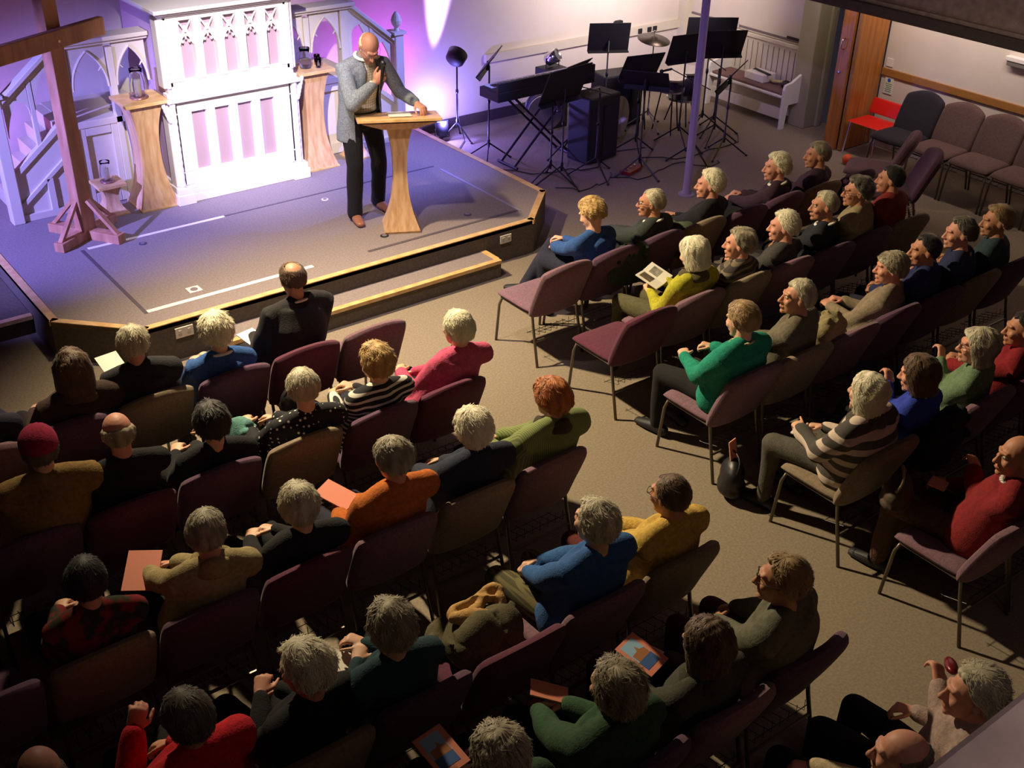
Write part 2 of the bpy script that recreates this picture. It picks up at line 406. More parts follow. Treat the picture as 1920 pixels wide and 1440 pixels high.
# galleries
struct('trim_16', MB().box(8.62, 8.72, -1.2, 9.2, 2.31, 2.43).box(8.66, 8.76, -1.2, 9.2, 2.43, 3.4), M_GALL)
struct('trim_17', MB().box(8.585, 8.625, -1.2, 9.2, 2.305, 2.40), M_BEAM, .012)
struct('trim_18', MB().box(8.72, 11.9, -1.2, 9.2, 3.0, 3.08), M_WALL)
struct('trim_19', MB().box(.35, 2.4, .05, .318, 3.72, 3.80), M_GALL, .008)
p = empty('gallery_column', (8.66, 8.1, 0), 0, 'slim round mauve painted column rising from the floor behind the band', 'column')
MB().lathe([(.055, 0), (.055, .02), (.042, .05), (.042, 2.305)], n=24).build('shaft', M_POLE, p, True)
MB().lathe([(.09, 0), (.09, .012), (.058, .02)], n=24).build('base_plate', M_POLE, p)

# ------------------------------------------------------------------ pulpit and its wings
def spandrel(mb, xc, w_, z0, z1, zt, y0, y1, fn=None, n=7):
    """fills a rectangle above a pointed arch opening"""
    fn = fn or (lambda x, z: z)
    R = (w_*w_+(z1-z0)**2)/(2*w_)
    for s in (-1, 1):
        pts = []
        amax = math.asin(min(1, (z1-z0)/R))
        for i in range(n+1):
            a = amax*i/n
            pts.append((xc+s*(w_-R+R*math.cos(a)), z0+R*math.sin(a)))
        for (xa, za), (xb, zb) in zip(pts[:-1], pts[1:]):
            P = [(xa, fn(xa, za)), (xb, fn(xb, zb)), (xb, fn(xb, zt)), (xa, fn(xa, zt))]
            if abs(xa-xb) > 1e-5: mb.prism_y(P, y0, y1)
def hood(mb, xc, w_, z0, z1, y, r=.012, fn=None):
    fn = fn or (lambda x, z: z)
    R = (w_*w_+(z1-z0)**2)/(2*w_); am = math.asin(min(1, (z1-z0)/R)); n = 8
    for s in (-1, 1):
        P = [(xc+s*(w_-R+R*math.cos(am*i/n)), y, fn(xc, z0+R*math.sin(am*i/n)) if 0 else fn(xc+s*(w_-R+R*math.cos(am*i/n)), z0+R*math.sin(am*i/n))) for i in range(n+1)]
        mb.tube(P, r, n=6, side=(0, 1, 0))
        q = P[4]; mb.tube([q, (q[0]+s*.0-s*.03, y, q[2]-.035)], [r*.8, r*.4], n=5, cap='round', side=(0, 1, 0))
pul = empty('pulpit', (4.46, 10.13, ZS), 0, 'large white Gothic wooden pulpit front with arcaded panels, centre of the stage', 'pulpit')
LP = lambda mb: mb
def shift(mb, dx, dy, dz):
    mb.V = [v+np.array((dx, dy, dz)) for v in mb.V]; return mb
X0, X1 = 3.80, 5.12
def pb(mb, name, m, bevel=0, smooth=False, parent=None):
    return shift(mb, -4.46, -10.13, -ZS).build(name, m, parent or pul, smooth, bevel)
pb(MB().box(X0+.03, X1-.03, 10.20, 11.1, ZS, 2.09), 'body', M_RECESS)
pb(MB().box(X0-.02, X1+.02, 10.09, 11.1, ZS, .42).box(X0, X1, 10.105, 11.1, .42, .46).box(X0+.01, X1-.01, 10.12, 11.1, .46, .50), 'plinth', M_WHITE, .008)
for sx, xx in ((0, X0-.05), (1, X1-.13)):
    pb(MB().box(xx, xx+.18, 10.05, 10.28, ZS, .44).box(xx+.015, xx+.165, 10.065, 10.26, .44, .50), 'pillar_base', M_WHITE, .008)
lf = MB()
lf.box(X0+.06, X1-.06, 10.13, 10.2, .50, .63).box(X0+.06, X1-.06, 10.13, 10.2, 1.20, 1.32)
px = [4.02+.235*i for i in range(4)]
edges = [X0+.06]+[v for q in px for v in (q, q+.145)]+[X1-.06]
for a, b in zip(edges[0::2], edges[1::2]): lf.box(a, b, 10.13, 10.2, .63, 1.20)
pb(lf, 'lower_panelling', M_WHITE, .006)
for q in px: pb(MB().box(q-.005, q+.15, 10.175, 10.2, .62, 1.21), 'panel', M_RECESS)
pb(MB().box(X0-.02, X1+.02, 10.07, 10.22, 1.32, 1.36).box(X0, X1, 10.095, 10.22, 1.36, 1.40).box(X0+.02, X1-.02, 10.12, 10.22, 1.40, 1.45), 'middle_moulding', M_WHITE, .008)
uf = MB(); cw = .215; ax = [4.06+cw*i for i in range(5)]
uf.box(X0+.05, X1-.05, 10.13, 10.2, 1.45, 1.50)
ed = [X0+.05]+[v for c in ax for v in (c-.068, c+.068)]+[X1-.05]
for a, b in zip(ed[0::2], ed[1::2]): uf.box(a, b, 10.12, 10.2, 1.5, 2.06)
for c in ax:
    spandrel(uf, c, .068, 1.80, 1.90, 1.915, 10.14, 10.19)
uf.box(X0+.05, X1-.05, 10.13, 10.2, 2.04, 2.09)
pb(uf, 'upper_arcade', M_WHITE, .003)
for c in ax:
    tr = MB(); r = .011
    for s in (-1, 1):
        tr.tube([(c+s*.068, 10.15, 1.82), (c+s*.03, 10.15, 1.90), (c, 10.15, 1.985), ], r, n=6, side=(0, 1, 0))
        tr.tube([(c, 10.15, 1.93), (c+s*.03, 10.15, 1.985), (c+s*.068, 10.15, 2.04)], r*.8, n=6, side=(0, 1, 0))
        tr.ell((c+s*.034, 10.15, 1.845), (.012, .01, .016), n=8, mm=6)
    tr.ell((c, 10.15, 1.88), (.010, .01, .02), n=8, mm=6)
    pb(tr, 'tracery', M_WHITE)
pb(MB().box(X0-.0, X1+.0, 10.10, 11.1, 2.085, 2.11).box(X0-.03, X1+.03, 10.06, 11.15, 2.11, 2.135).box(X0-.06, X1+.06, 10.02, 11.2, 2.135, 2.17), 'cornice', M_WHITE, .006)
def turned(x, y, z0, z1, r, n=9):
    mb = MB(); k = 40; P = []; 
    for i in range(k+1):
        t = i/k; z = z0+(z1-z0)*t
        P.append((r*(.72+.2*abs(math.sin(t*PI*n))), z))
    P[0] = (r, z0); P[-1] = (r, z1)
    mb.lathe(P, (x, y, 0), n=14); return mb
for xx in (X0+.035, X1-.035):
    pb(MB().box(xx-.055, xx+.055, 10.13, 10.26, .5, 1.32), 'corner_post', M_WHITE, .01)
    pb(turned(xx, 10.115, .5, 1.32, .032, 12), 'turned_shaft', M_WHITE, smooth=True)
    pb(MB().box(xx-.05, xx+.05, 10.13, 10.26, 1.45, 2.09), 'corner_post', M_WHITE, .01)
    pb(turned(xx, 10.125, 1.45, 2.07, .022, 10), 'turned_shaft', M_WHITE, smooth=True)
for s, xx in ((-1, X0), (1, X1)):
    mb = MB()
    for k in range(5): mb.tube([(xx+s*(.0+.012*k), 10.12, 1.15+.04*k), (xx+s*(.012+.012*k), 10.12, 1.18+.04*k)], .022, n=8, cap='round', side=(0, 1, 0))
    pb(mb, 'carved_bracket', M_WHITE, smooth=True)

def wing(sgn, label, stair_label):
    fx = (lambda x: x) if sgn < 0 else (lambda x: 8.93-x)     # mirrored about the pulpit centre
    o = empty('pulpit_landing', (fx(3.4), 10.5, ZS), 0, label, 'landing')
    def wb(mb, name, m, bevel=0, par=o, ox=fx(3.4)):
        V = []
        for v in mb.V:
            v = v.copy()
            if sgn > 0: v[:, 0] = 8.93-v[:, 0]
            V.append(v-np.array((ox, 10.5, ZS)))
        mb.V = V
        return mb.build(name, m, par, False, bevel)
    wb(MB().box(2.98, 3.80, 10.5, 11.3, 1.10, 1.165), 'floor_slab', M_CREAM, .006)
    fr = MB()
    fr.box(2.98, 3.07, 10.5, 10.60, ZS, 1.86)
    wb(fr, 'post', M_CREAM, .006)
    wb(MB().box(3.43, 3.49, 10.5, 10.57, ZS, 1.80), 'post', M_CREAM, .004)
    ar = MB()
    for c in (3.25, 3.645):
        spandrel(ar, c, .165 if c < 3.4 else .15, 1.45, 1.79, 1.84, 10.515, 10.555)
        hood(ar, c, .165 if c < 3.4 else .15, 1.45, 1.79, 10.51)
    wb(ar, 'arcade', M_CREAM)
    wb(MB().box(2.94, 3.82, 10.47, 10.62, 1.84, 1.87).box(2.92, 3.82, 10.44, 10.66, 1.87, 1.91), 'handrail', M_CREAM, .008)
    wb(MB().box(3.07, 3.80, 10.54, 11.3, .334, 1.10), 'lower_body', M_CREAM)
    pn = MB()
    for a, b in ((3.07, 3.43), (3.49, 3.80)):
        pn.box(a, a+.06, 10.51, 10.54, .34, 1.10).box(b-.06, b, 10.51, 10.54, .34, 1.10).box(a+.06, b-.06, 10.51, 10.54, 1.02, 1.10).box(a+.06, b-.06, 10.51, 10.54, .34, .46)
    wb(pn, 'panel_frame', M_CREAM, .006)
    # staircase with sloping balustrade
    s = empty('pulpit_staircase', (fx(2.7), 10.5, ZS), 0, stair_label, 'staircase')
    sb = lambda mb, name, m, bevel=0: wb(mb, name, m, bevel, s, fx(2.7))
    sl = .80
    zt = lambda x: 1.80+sl*(x-2.87)
    def slope_bar(mb, x0, x1, dz0, dz1, y0, y1):
        mb.prism_y([(x0, zt(x0)+dz0), (x1, zt(x1)+dz0), (x1, zt(x1)+dz1), (x0, zt(x0)+dz1)], y0, y1)
    m1 = MB(); slope_bar(m1, 2.42, 2.98, -.02, .03, 10.48, 10.60); slope_bar(m1, 2.42, 2.98, -.06, -.02, 10.5, 10.58)
    sb(m1, 'sloping_handrail', M_CREAM, .006)
    m2 = MB(); slope_bar(m2, 2.43, 2.98, -.70, -.64, 10.5, 10.57); slope_bar(m2, 2.43, 2.98, -1.0, -.95, 10.5, 10.57); slope_bar(m2, 2.43, 2.98, -.96, -.69, 10.525, 10.545)
    sb(m2, 'stringer_panel', M_CREAM, .003)
    m3 = MB(); 
    for c in (2.57, 2.84):
        f = lambda x, z: z+sl*(x-2.87)
        spandrel(m3, c, .11, 1.45, 1.68, 1.745, 10.515, 10.55, f)
    sb(m3, 'arcade', M_CREAM)
    sb(MB().box(2.685, 2.725, 10.51, 10.56, zt(2.7)-.66, zt(2.7)-.04), 'baluster', M_CREAM, .003)
    sb(MB().box(2.94, 2.98, 10.51, 10.56, zt(2.96)-.66, zt(2.96)-.04), 'baluster', M_CREAM, .003)
    sb(MB().prism_y([(2.44, .335), (2.98, .335), (2.98, zt(2.98)-.99), (2.44, zt(2.44)-.99)], 10.53, 10.55), 'lower_panel', M_CREAM)
    sb(MB().box(2.44, 2.98, 10.5, 10.56, .335, .40).box(2.70, 2.76, 10.5, 10.56, .4, zt(2.72)-.98), 'panel_frame', M_CREAM, .003)
    nw = MB().box(2.33, 2.435, 10.47, 10.60, ZS, 1.50)
    sb(nw, 'newel_post', M_CREAM, .008)
    sb(MB().box(2.31, 2.455, 10.45, 10.62, 1.50, 1.53).lathe([(.03, 1.53), (.022, 1.56), (.05, 1.60), (.058, 1.64), (.04, 1.69), (.012, 1.73)], (2.383, 10.53, 0), 12), 'newel_finial', M_CREAM)
    for k in range(6):
        x = 2.42+.093*k
        sb(MB().box(x, 2.98, 10.58, 11.25, ZS+.138*k, ZS+.138*(k+1)), 'step', M_CREAM, .004)
    return o
wing(-1, 'white arcaded pulpit landing left of the pulpit, behind the cross', 'white pulpit staircase with sloping arcaded balustrade at the far left of the stage')
wing(1, 'white arcaded pulpit landing right of the pulpit, behind the speaker', 'white pulpit staircase with finial newel right of the speaker')

# ------------------------------------------------------------------ stands, candles, lectern, cross
def waisted(mb, w_, h, waist, base, top):
    n = 20; V = []
    for i in range(n+1):
        t = i/n; z = base+(h-base-top)*t
        k = (2*t-1.08); hw = waist+(w_-waist)*abs(k)**2.2*(1 if k < 0 else .95)
        V += [(-hw, -hw, z), (hw, -hw, z), (hw, hw, z), (-hw, hw, z)]
    F = [(i*4+j, i*4+(j+1) % 4, i*4+4+(j+1) % 4, i*4+4+j) for i in range(n) for j in range(4)]
    F += [(3, 2, 1, 0), tuple(n*4+j for j in range(4))]
    return mb.add(V, F)
def stand(x, y, hw, h, label, rz=0):
    o = empty('candle_stand', (x, y, ZS), rz, label, 'stand')
    waisted(MB(), hw*.88, h, hw*.50, .02, .03).build('column', M_OAK, o)
    MB().box(-hw, hw, -hw, hw, 0, .02).build('base_plate', M_OAKS, o, bevel=.003)
    MB().box(-hw*1.06, hw*1.06, -hw*1.06, hw*1.06, h-.03, h).build('top_plate', M_OAKS, o, bevel=.003)
    return o
stand(3.595, 10.29, .195, 1.03, 'tall waisted oak stand carrying a candle, left of the pulpit')
stand(5.38, 10.36, .195, 1.03, 'tall waisted oak stand carrying a jug, right of the pulpit')
stand(3.18, 10.28, .125, .31, 'short waisted oak stand with a candle behind the cross')
stand(5.86, 10.33, .125, .33, 'short waisted oak stand standing behind the speaker')
def hurricane(x, y, z, r, h, ch, label):
    o = empty('hurricane_candle', (x, y, z), 0, label, 'candle')
    MB().lathe([(r*1.1, 0), (r*1.15, .012), (r*.5, .02)], n=24).build('dish', mat('dish_copper', lin(150, 110, 96), .3, .5), o, True)
    MB().lathe([(r*.42, .02), (r*.42, .02+ch), (r*.2, .024+ch)], n=20).build('candle', M_WAX, o, True)
    MB().tube([(0, 0, .02+ch), (.002, 0, .036+ch)], .0015, n=5).build('wick', M_BLACK, o)
    P = [(r*.75, .014), (r*1.0, h*.25), (r*.95, h*.55), (r*.72, h*.85), (r*.8, h)]
    MB().lathe(P+[(a-.003, b) for a, b in P[::-1]], n=28).build('glass_chimney', M_GLASS, o, True)
hurricane(3.60, 10.29, ZS+1.03, .075, .27, .15, 'pillar candle in a glass chimney on the tall left stand')
hurricane(3.18, 10.28, ZS+.31, .06, .2, .11, 'white candle in a glass chimney on the short stand behind the cross')
j = empty('water_jug', (5.34, 10.33, ZS+1.03), 0, 'clear glass water jug on the tall right stand', 'jug')
P = [(.05, 0), (.062, .04), (.058, .10), (.045, .15), (.055, .2)]
MB().lathe(P+[(a-.003, b+.003) for a, b in P[::-1]], n=24).build('vessel', M_GLASS, j, True)
MB().lathe([(.055, .006), (.058, .05), (.055, .09)], n=24).build('water', M_GLASS, j, True)
MB().tube([(-.05, 0, .17), (-.09, 0, .15), (-.09, 0, .08), (-.056, 0, .06)], .006, cap='round', side=(0, 1, 0)).build('handle', M_GLASS, j, True)
for gx, gy, gl in ((5.455, 10.27, 'clear glass tumbler beside the water jug, nearest the front of the stand'), (5.50, 10.38, 'clear glass tumbler at the back right of the jug stand')):
    tag(MB().lathe([(.026, 0), (.032, .1), (.029, .1), (.024, .006)], n=20).build('drinking_glass', M_GLASS, None, True), gl, 'glass', 'tumblers on the tall right stand').location = (gx, gy, ZS+1.03)

RL = math.radians(-27)
lec = empty('lectern', (5.235, 8.44, ZS), RL, 'oak lectern with a flared waisted column and wide sloping top in front of the speaker', 'lectern')
n = 22; V = []
for i in range(n+1):
    t = i/n; z = .02+1.0*t; k = 2*t-1.1
    hx = .062+.082*abs(k)**2.3; hy = .062+.075*abs(k)**2.3
    V += [(-hx, -hy, z), (hx, -hy, z), (hx, hy, z), (-hx, hy, z)]
F = [(i*4+q, i*4+(q+1) % 4, i*4+4+(q+1) % 4, i*4+4+q) for i in range(n) for q in range(4)]+[(3, 2, 1, 0), tuple(n*4+q for q in range(4))]
MB().add(V, F).build('column', M_OAK, lec)
MB().box(-.165, .165, -.15, .15, 0, .02).build('base_plate', M_OAKS, lec, bevel=.003)
Rt = Matrix.Rotation(math.radians(-10), 3, 'X')
MB().box(-.37, .37, -.24, .24, -.012, .016, R=Rt, c=(0, .02, 1.045)).build('sloping_top', M_OAKS, lec, bevel=.004)
V = [(-.145, -.12, .98), (.145, -.12, .98), (.145, .14, .98), (-.145, .14, .98), (-.33, -.20, 1.06), (.33, -.20, 1.06), (.33, .2, 1.0), (-.33, .2, 1.0)]
MB().add(V, [(0, 1, 2, 3), (4, 5, 6, 7), (0, 1, 5, 4), (1, 2, 6, 5), (2, 3, 7, 6), (3, 0, 4, 7)]).build('flared_support', M_OAK, lec)
nt_ = MB().box(-.1, .1, -.14, .14, 0, .006, R=Matrix.Rotation(RL, 3, 'Z')@Rt, c=(5.26, 8.46, ZS+1.066))
tag(nt_.build('speaker_notes', M_PAPER), 'white sheets of notes lying on the lectern top', 'paper')

RC = math.radians(33)
cr = empty('wooden_cross', (2.79, 9.87, ZS), 0, 'tall rough timber cross on a braced X-shaped base, left of the stage', 'cross')
MB().box(-.075, .075, -.055, .055, .05, 3.1).build('upright', M_TIMBER, cr, bevel=.006).rotation_euler = (0, 0, .45)
MB().box(-.80, .50, -.12, -.055, 1.71, 1.86).build('cross_arm', M_TIMBER, cr, bevel=.006).rotation_euler = (0, 0, .47)
MB().tube([(.03, -.13, 1.77), (.03, -.12, 1.77)], .012, n=10, side=(1, 0, 0)).build('bolt', M_CHROME, cr)
for a in (RC, RC+PI/2):
    MB().box(-.38, .38, -.05, .05, 0, .085).build('foot_beam', M_TIMBER, cr, bevel=.005).rotation_euler = (0, 0, a)
for k in range(4):
    a = RC+k*PI/2; c, s = math.cos(a), math.sin(a)
    MB().tube([(.345*c, .345*s, .075), (.07*c, .07*s, .36)], .03, .022, n=4, side=(-s, c, 0), spin=PI/4).build('brace', M_TIMBER, cr)

# ------------------------------------------------------------------ band equipment
def tripod(o, h, r=.28, hub=.22, m=M_BLACK, a0=.3):
    for k in range(3):
        a = a0+k*2*PI/3
        MB().tube([(0, 0, hub), (r*math.cos(a), r*math.sin(a), .012)], .009, n=6).build('tripod_leg', m, o)
        MB().ell((r*math.cos(a), r*math.sin(a), .012), (.016, .016, .012), n=8, mm=6).build('rubber_foot', M_BLACKP, o)
    MB().lathe([(.011, hub-.06), (.016, hub-.03), (.016, hub+.03), (.010, hub+.04), (.010, h)], n=10).build('pole', m, o, True)
    MB().lathe([(.015, h*.62), (.018, h*.64), (.015, h*.67)], n=10).build('clutch', m, o, True)
def music_stand(x, y, h, rz, tilt, label, w_=.5, hh=.34):
    o = empty('music_stand', (x, y, 0), rz, label, 'music stand', 'music stands')
    tripod(o, h-.05, a0=rz+.4)
    Rm = Matrix.Rotation(math.radians(tilt), 3, 'X')
    MB().box(-w_/2, w_/2, -.006, .006, -hh/2, hh/2, R=Rm, c=(0, 0, h)).build('desk', M_BLACKP, o, bevel=.003)
    MB().box(-w_/2, w_/2, -.06, .006, -hh/2-.012, -hh/2, R=Rm, c=(0, 0, h)).build('lip', M_BLACKP, o, bevel=.002)
    MB().tube([(0, .02, h-.1), (0, .012, h)], .018, n=8).build('tilt_bracket', M_BLACK, o)
    return o
def mic_stand(x, y, h, rz, boom, up, label):
    o = empty('microphone_stand', (x, y, 0), rz, label, 'microphone stand', 'microphone stands')
    tripod(o, h, .3, a0=rz)
    e = (0, boom, h+up)
    MB().tube([(0, -.14, h-up*.25), e], .006, n=6).build('boom_arm', M_BLACK, o)
    MB().tube([e, (0, boom+.1, h+up-.04)], [.014, .012], n=8, cap='round').build('microphone', M_BLACKP, o, True)
    MB().ell((0, boom+.13, h+up-.052), (.024, .026, .024), n=12, mm=8).build('microphone_grille', mat('grille', lin(70, 70, 76), .4, .7), o, True)
music_stand(7.5, 10.15, 1.15, .75, 40, 'black music stand beside the keyboard, nearest the stage corner at the back', .5, .3)
music_stand(7.72, 9.1, 1.12, .1, 24, 'black music stand in front of the keyboard', .62, .42)
music_stand(9.05, 9.35, 1.05, -.2, 30, 'black music stand between the amplifier and the drums')
music_stand(10.35, 9.55, 1.2, -.6, 15, 'tall black music stand right before the pew seat', .6, .4)
music_stand(8.35, 9.75, 1.0, .3, 45, 'low black music stand behind the covered amplifier')
music_stand(9.3, 10.2, 1.16, -.5, 12, 'black upright music stand against the white wall near the cymbal')
music_stand(8.62, 8.82, 1.1, -.9, 50, 'black tilted music stand left of the mauve column')
music_stand(9.75, 9.35, 1.16, -.15, 18, 'black music stand directly behind the mauve column')
music_stand(10.15, 9.15, 1.2, -.5, 25, 'black music stand in front of the white pew')
music_stand(9.9, 8.75, .95, .5, 40, 'low black music stand right of the mauve column')
mic_stand(8.2, 9.08, .95, 1.2, .35, .12, 'black microphone stand between the keyboard and the column')
mic_stand(7.66, 9.22, .9, 2.6, .3, .1, 'black microphone stand nearest the stage chamfer')
mic_stand(9.45, 8.8, .9, .2, .4, .1, 'black microphone stand just behind the column foot')
mic_stand(10.4, 9.4, .8, 1.7, .3, .2, 'black microphone stand in front of the pew seat')
# monitor lamp on a pole
o = empty('lamp_stand', (7.62, 10.95, 0), .5, 'black round lamp head on a thin pole by the blue lit wall', 'lamp stand')
tripod(o, .92, .22)
MB().lathe([(.06, -.09), (.11, -.05), (.12, .06), (.10, .07)], n=20).build('lamp_head', M_BLACKP, o, True).matrix_local = Matrix.Translation((-.02, 0, 1.0))@Matrix.Rotation(1.0, 4, 'Y')
MB().tube([(0, 0, .9), (-.1, -.05, .7), (-.06, -.05, .3), (0, -.1, .01), (-.4, -.2, .012)], .005, n=5).build('cable', M_BLACK, o)
# keyboard
kb = empty('keyboard', (8.0, 9.9, 0), PI+.02, 'black stage keyboard on a crossed stand in the band corner', 'keyboard')
MB().box(-.70, .70, -.17, .17, .82, .93).build('body', M_BLACKP, kb, bevel=.008)
MB().box(-.70, .70, .13, .17, .93, 1.03).build('music_rest', M_BLACKP, kb, bevel=.004)
wk = MB()
for k in range(50): wk.box(-.66+.0262*k, -.66+.0262*k+.0245, -.16, -.02, .93, .938)
tag(wk.build('white_keys', M_PAPER, kb), 'white keys', kind='stuff')
bk = MB()
for k in range(49):
    if k % 7 in (0, 1, 3, 4, 5): bk.box(-.66+.0262*(k+1)-.007, -.66+.0262*(k+1)+.007, -.10, -.02, .938, .948)
tag(bk.build('black_keys', M_BLACK, kb), kind='stuff')
for s in (-1, 1):
    for yy in (-.12, .12):
        MB().tube([(-.42*s, yy, .02), (.42*s, yy, .81)], .015, n=6).build('crossed_leg', M_BLACK, kb)
MB().tube([(-.42, -.18, .02), (-.42, .18, .02)], .016, n=6).build('foot_bar', M_BLACK, kb)
MB().tube([(.42, -.18, .02), (.42, .18, .02)], .016, n=6).build('foot_bar', M_BLACK, kb)
am = empty('bass_amplifier', (9.62, 10.35, 0), -.2, 'black bass amplifier behind the drums at the back wall', 'amplifier')
MB().box(-.28, .28, -.17, .17, .02, .66).build('cabinet', M_BLACKP, am, bevel=.02)
MB().box(-.25, .25, -.176, -.17, .05, .5).build('grille_cloth', mat('grille_cloth', lin(30, 28, 34), .9, noise=(80, .3)), am)
cs = empty('keyboard_case', (8.55, 9.55, 0), .1, 'bulky black covered amplifier beside the keyboard', 'amplifier')
MB().box(-.25, .25, -.17, .17, .02, .78).build('cabinet', M_BLACKP, cs, bevel=.02)
MB().box(-.22, .22, -.176, -.17, .06, .66).build('grille_cloth', mat('grille_cloth', lin(30, 28, 34), .9, noise=(80, .3)), cs)
MB().tube([(-.08, 0, .79), (-.06, 0, .82), (.06, 0, .82), (.08, 0, .79)], .01, n=6).build('handle', M_CHROME, cs)
# drum kit pieces
DR = mat('drum_shell', lin(40, 30, 58), .3); SK = mat('drum_skin', lin(120, 114, 112), .6)
def drum(x, y, z, r, h, tilt, label, sideways=False, rz=0, sh=DR):
    o = empty('drum', (x, y, z), 0, label, 'drum')
    M = Matrix.Rotation(rz, 4, 'Z')@Matrix.Rotation(PI/2 if sideways else tilt, 4, 'X')
    MB().lathe([(r, -h/2), (r, h/2)], n=28).build('shell', sh, o, True).matrix_local = M
    for s in (-1, 1):
        MB().lathe([(r+.012, s*h/2-.012), (r+.012, s*h/2+.012), (r-.005, s*h/2+.012)], n=28).build('hoop', M_CHROME, o).matrix_local = M
    MB().lathe([(.001, h/2+.001), (r-.006, h/2+.004), (r-.006, h/2+.001)], n=28).build('drum_skin', SK, o).matrix_local = M
    if not sideways:
        for k in range(3):
            a = k*2.1; MB().tube([(r*.6*math.cos(a), r*.6*math.sin(a), -h/2), (r*1.1*math.cos(a), r*1.1*math.sin(a), -z+.01)], .009, n=6).build('stand_leg', M_BLACK, o)
    return o
drum(9.15, 10.05, .27, .26, .38, 0, 'dark bass drum lying on its side below the cymbal', True, .3)
drum(8.62, 10.55, .30, .2, .22, 0, 'small blue lit drum leaning by the wall behind the amplifier', True, -.5)
drum(9.95, 9.75, .62, .17, .15, .1, 'snare drum with pale skin behind the column')
drum(9.6, 9.95, .72, .15, .2, .25, 'dark tom drum under the cymbal')
drum(10.35, 9.9, .5, .2, .34, 0, 'dark floor tom drum in front of the pew')
cy = empty('cymbal_stand', (9.85, 10.0, 0), 0, 'dark cymbal on a chrome stand in front of the back wall', 'cymbal')
tripod(cy, 1.1, .28, m=M_CHROME)
MB().lathe([(.008, .03), (.03, .028), (.06, .01), (.2, -.01), (.2, -.013), (.06, .005), (.01, .01)], n=32).build('cymbal', mat('cymbal_bronze', lin(70, 60, 50), .35, .8), cy, True).matrix_local = Matrix.Translation((0, 0, 1.1))@Matrix.Rotation(.18, 4, 'X')
MB().lathe([(.004, 1.1), (.004, 1.18), (.012, 1.18), (.012, 1.2)], n=8).build('wing_nut', M_CHROME, cy)
th = empty('drum_stool', (9.75, 10.6, 0), 0, 'round black drum stool near the back wall', 'stool')
MB().lathe([(.15, .45), (.17, .47), (.17, .52), (.14, .54)], n=24).build('seat', M_BLACKP, th, True); tripod(th, .45, .24)
# stage lamps
def par(x, y, z, rot, label, em=None, sh=M_BLACKP):
    o = empty('stage_lamp', (x, y, z), 0, label, 'stage lamp')
    M = Matrix.Translation((0, 0, .13))@Matrix.Rotation(rot[0], 4, 'Z')@Matrix.Rotation(rot[1], 4, 'X')
    MB().lathe([(.05, -.1), (.075, -.08), (.085, .08), (.08, .08), (.07, .06)], n=24).build('can', sh, o, True).matrix_local = M
    MB().lathe([(.001, .062), (.078, .062), (.078, .066), (.001, .070)], n=24).build('lens', em or mat('lens_dark', lin(90, 90, 110), .2), o).matrix_local = M
    MB().tube([(-.1, 0, .13), (-.1, 0, .01), (.1, 0, .01), (.1, 0, .13)], .008, n=6, side=(0, 1, 0)).build('yoke', M_BLACK, o)
LENS = mat('lens_lit', lin(60, 90, 230), .3, emit=((.25, .45, 1), 6))
par(7.47, 11.05, .02, (0, -.2), 'lit blue stage lamp on the floor shining up the back wall', LENS)
par(8.9, 10.75, .72, (.6, 1.0), 'silver stage lamp behind the keyboard near the white wall', sh=M_CHROME)
st = empty('lamp_table', (8.9, 10.75, 0), 0, 'small black flight case under the silver stage lamp', 'case')
MB().box(-.16, .16, -.14, .14, 0, .73).build('case_body', M_BLACKP, st, bevel=.01)
pd = empty('effects_pedal', (8.62, 8.95, 0), .3, 'effects pedal board with red lights on the floor by a music stand', 'pedal')
MB().box(-.14, .14, -.07, .07, .01, .05).build('case', mat('pedal_red', lin(130, 30, 30), .4), pd, bevel=.006)
for k in range(3):
    MB().lathe([(.013, .05), (.013, .068), (.008, .07)], n=12).build('foot_switch', M_CHROME, pd).location = (-.09+.09*k, 0, 0)
CB = [((7.3, 9.9), (7.9, 9.4), (8.4, 9.3), (8.9, 9.6), (9.6, 9.3)), ((8.3, 8.9), (8.7, 8.7), (9.2, 8.9), (9.5, 8.6), (9.9, 8.6)), ((9.0, 9.2), (9.6, 8.9), (10.4, 9.0), (10.8, 9.3)), ((7.6, 9.0), (7.9, 8.8), (8.2, 8.9), (8.6, 9.1))]
for c, lb in zip(CB, ('long black cable on the floor under the keyboard', 'black cable curling past the column foot', 'black cable on the floor towards the pew', 'short black cable on the floor near the stage chamfer')):
    pts = [(x+.06*math.sin(i*2.1), y+.05*math.cos(i*1.7), .008) for i, (x, y) in enumerate([tuple(np.array(c[a])*(1-t)+np.array(c[a+1])*t) for a in range(len(c)-1) for t in (0, .33, .66)])]
    tag(MB().tube(pts, .006, n=5).build('floor_cable', M_BLACK, None, True), lb, 'cable', 'cables on the floor')
sp = empty('wall_speaker', (10.45, 11.32, .86), 0, 'small black box standing on the wall ledge near the corner', 'speaker')
MB().box(-.05, .05, -.06, .0, -.02, .12).build('cabinet', M_BLACKP, sp, bevel=.006)
MB().lathe([(.03, 0), (.03, .004), (.012, .006)], n=16).build('cone', M_BLACK, sp).matrix_local = Matrix.Translation((0, -.061, .04))@Matrix.Rotation(PI/2, 4, 'X')
for i, xx in enumerate((10.85, 11.02, 11.12)):
    tag(MB().box(-.03, .03, -.02, .0, -.03, .03).build('ledge_clip', M_BLACKP), ('black plug on the white wall ledge, left of the two by the corner', 'black plug on the wall ledge, middle one near the corner', 'black plug on the wall ledge nearest the corner')[i], 'plug').location = (xx, 11.30, .79)
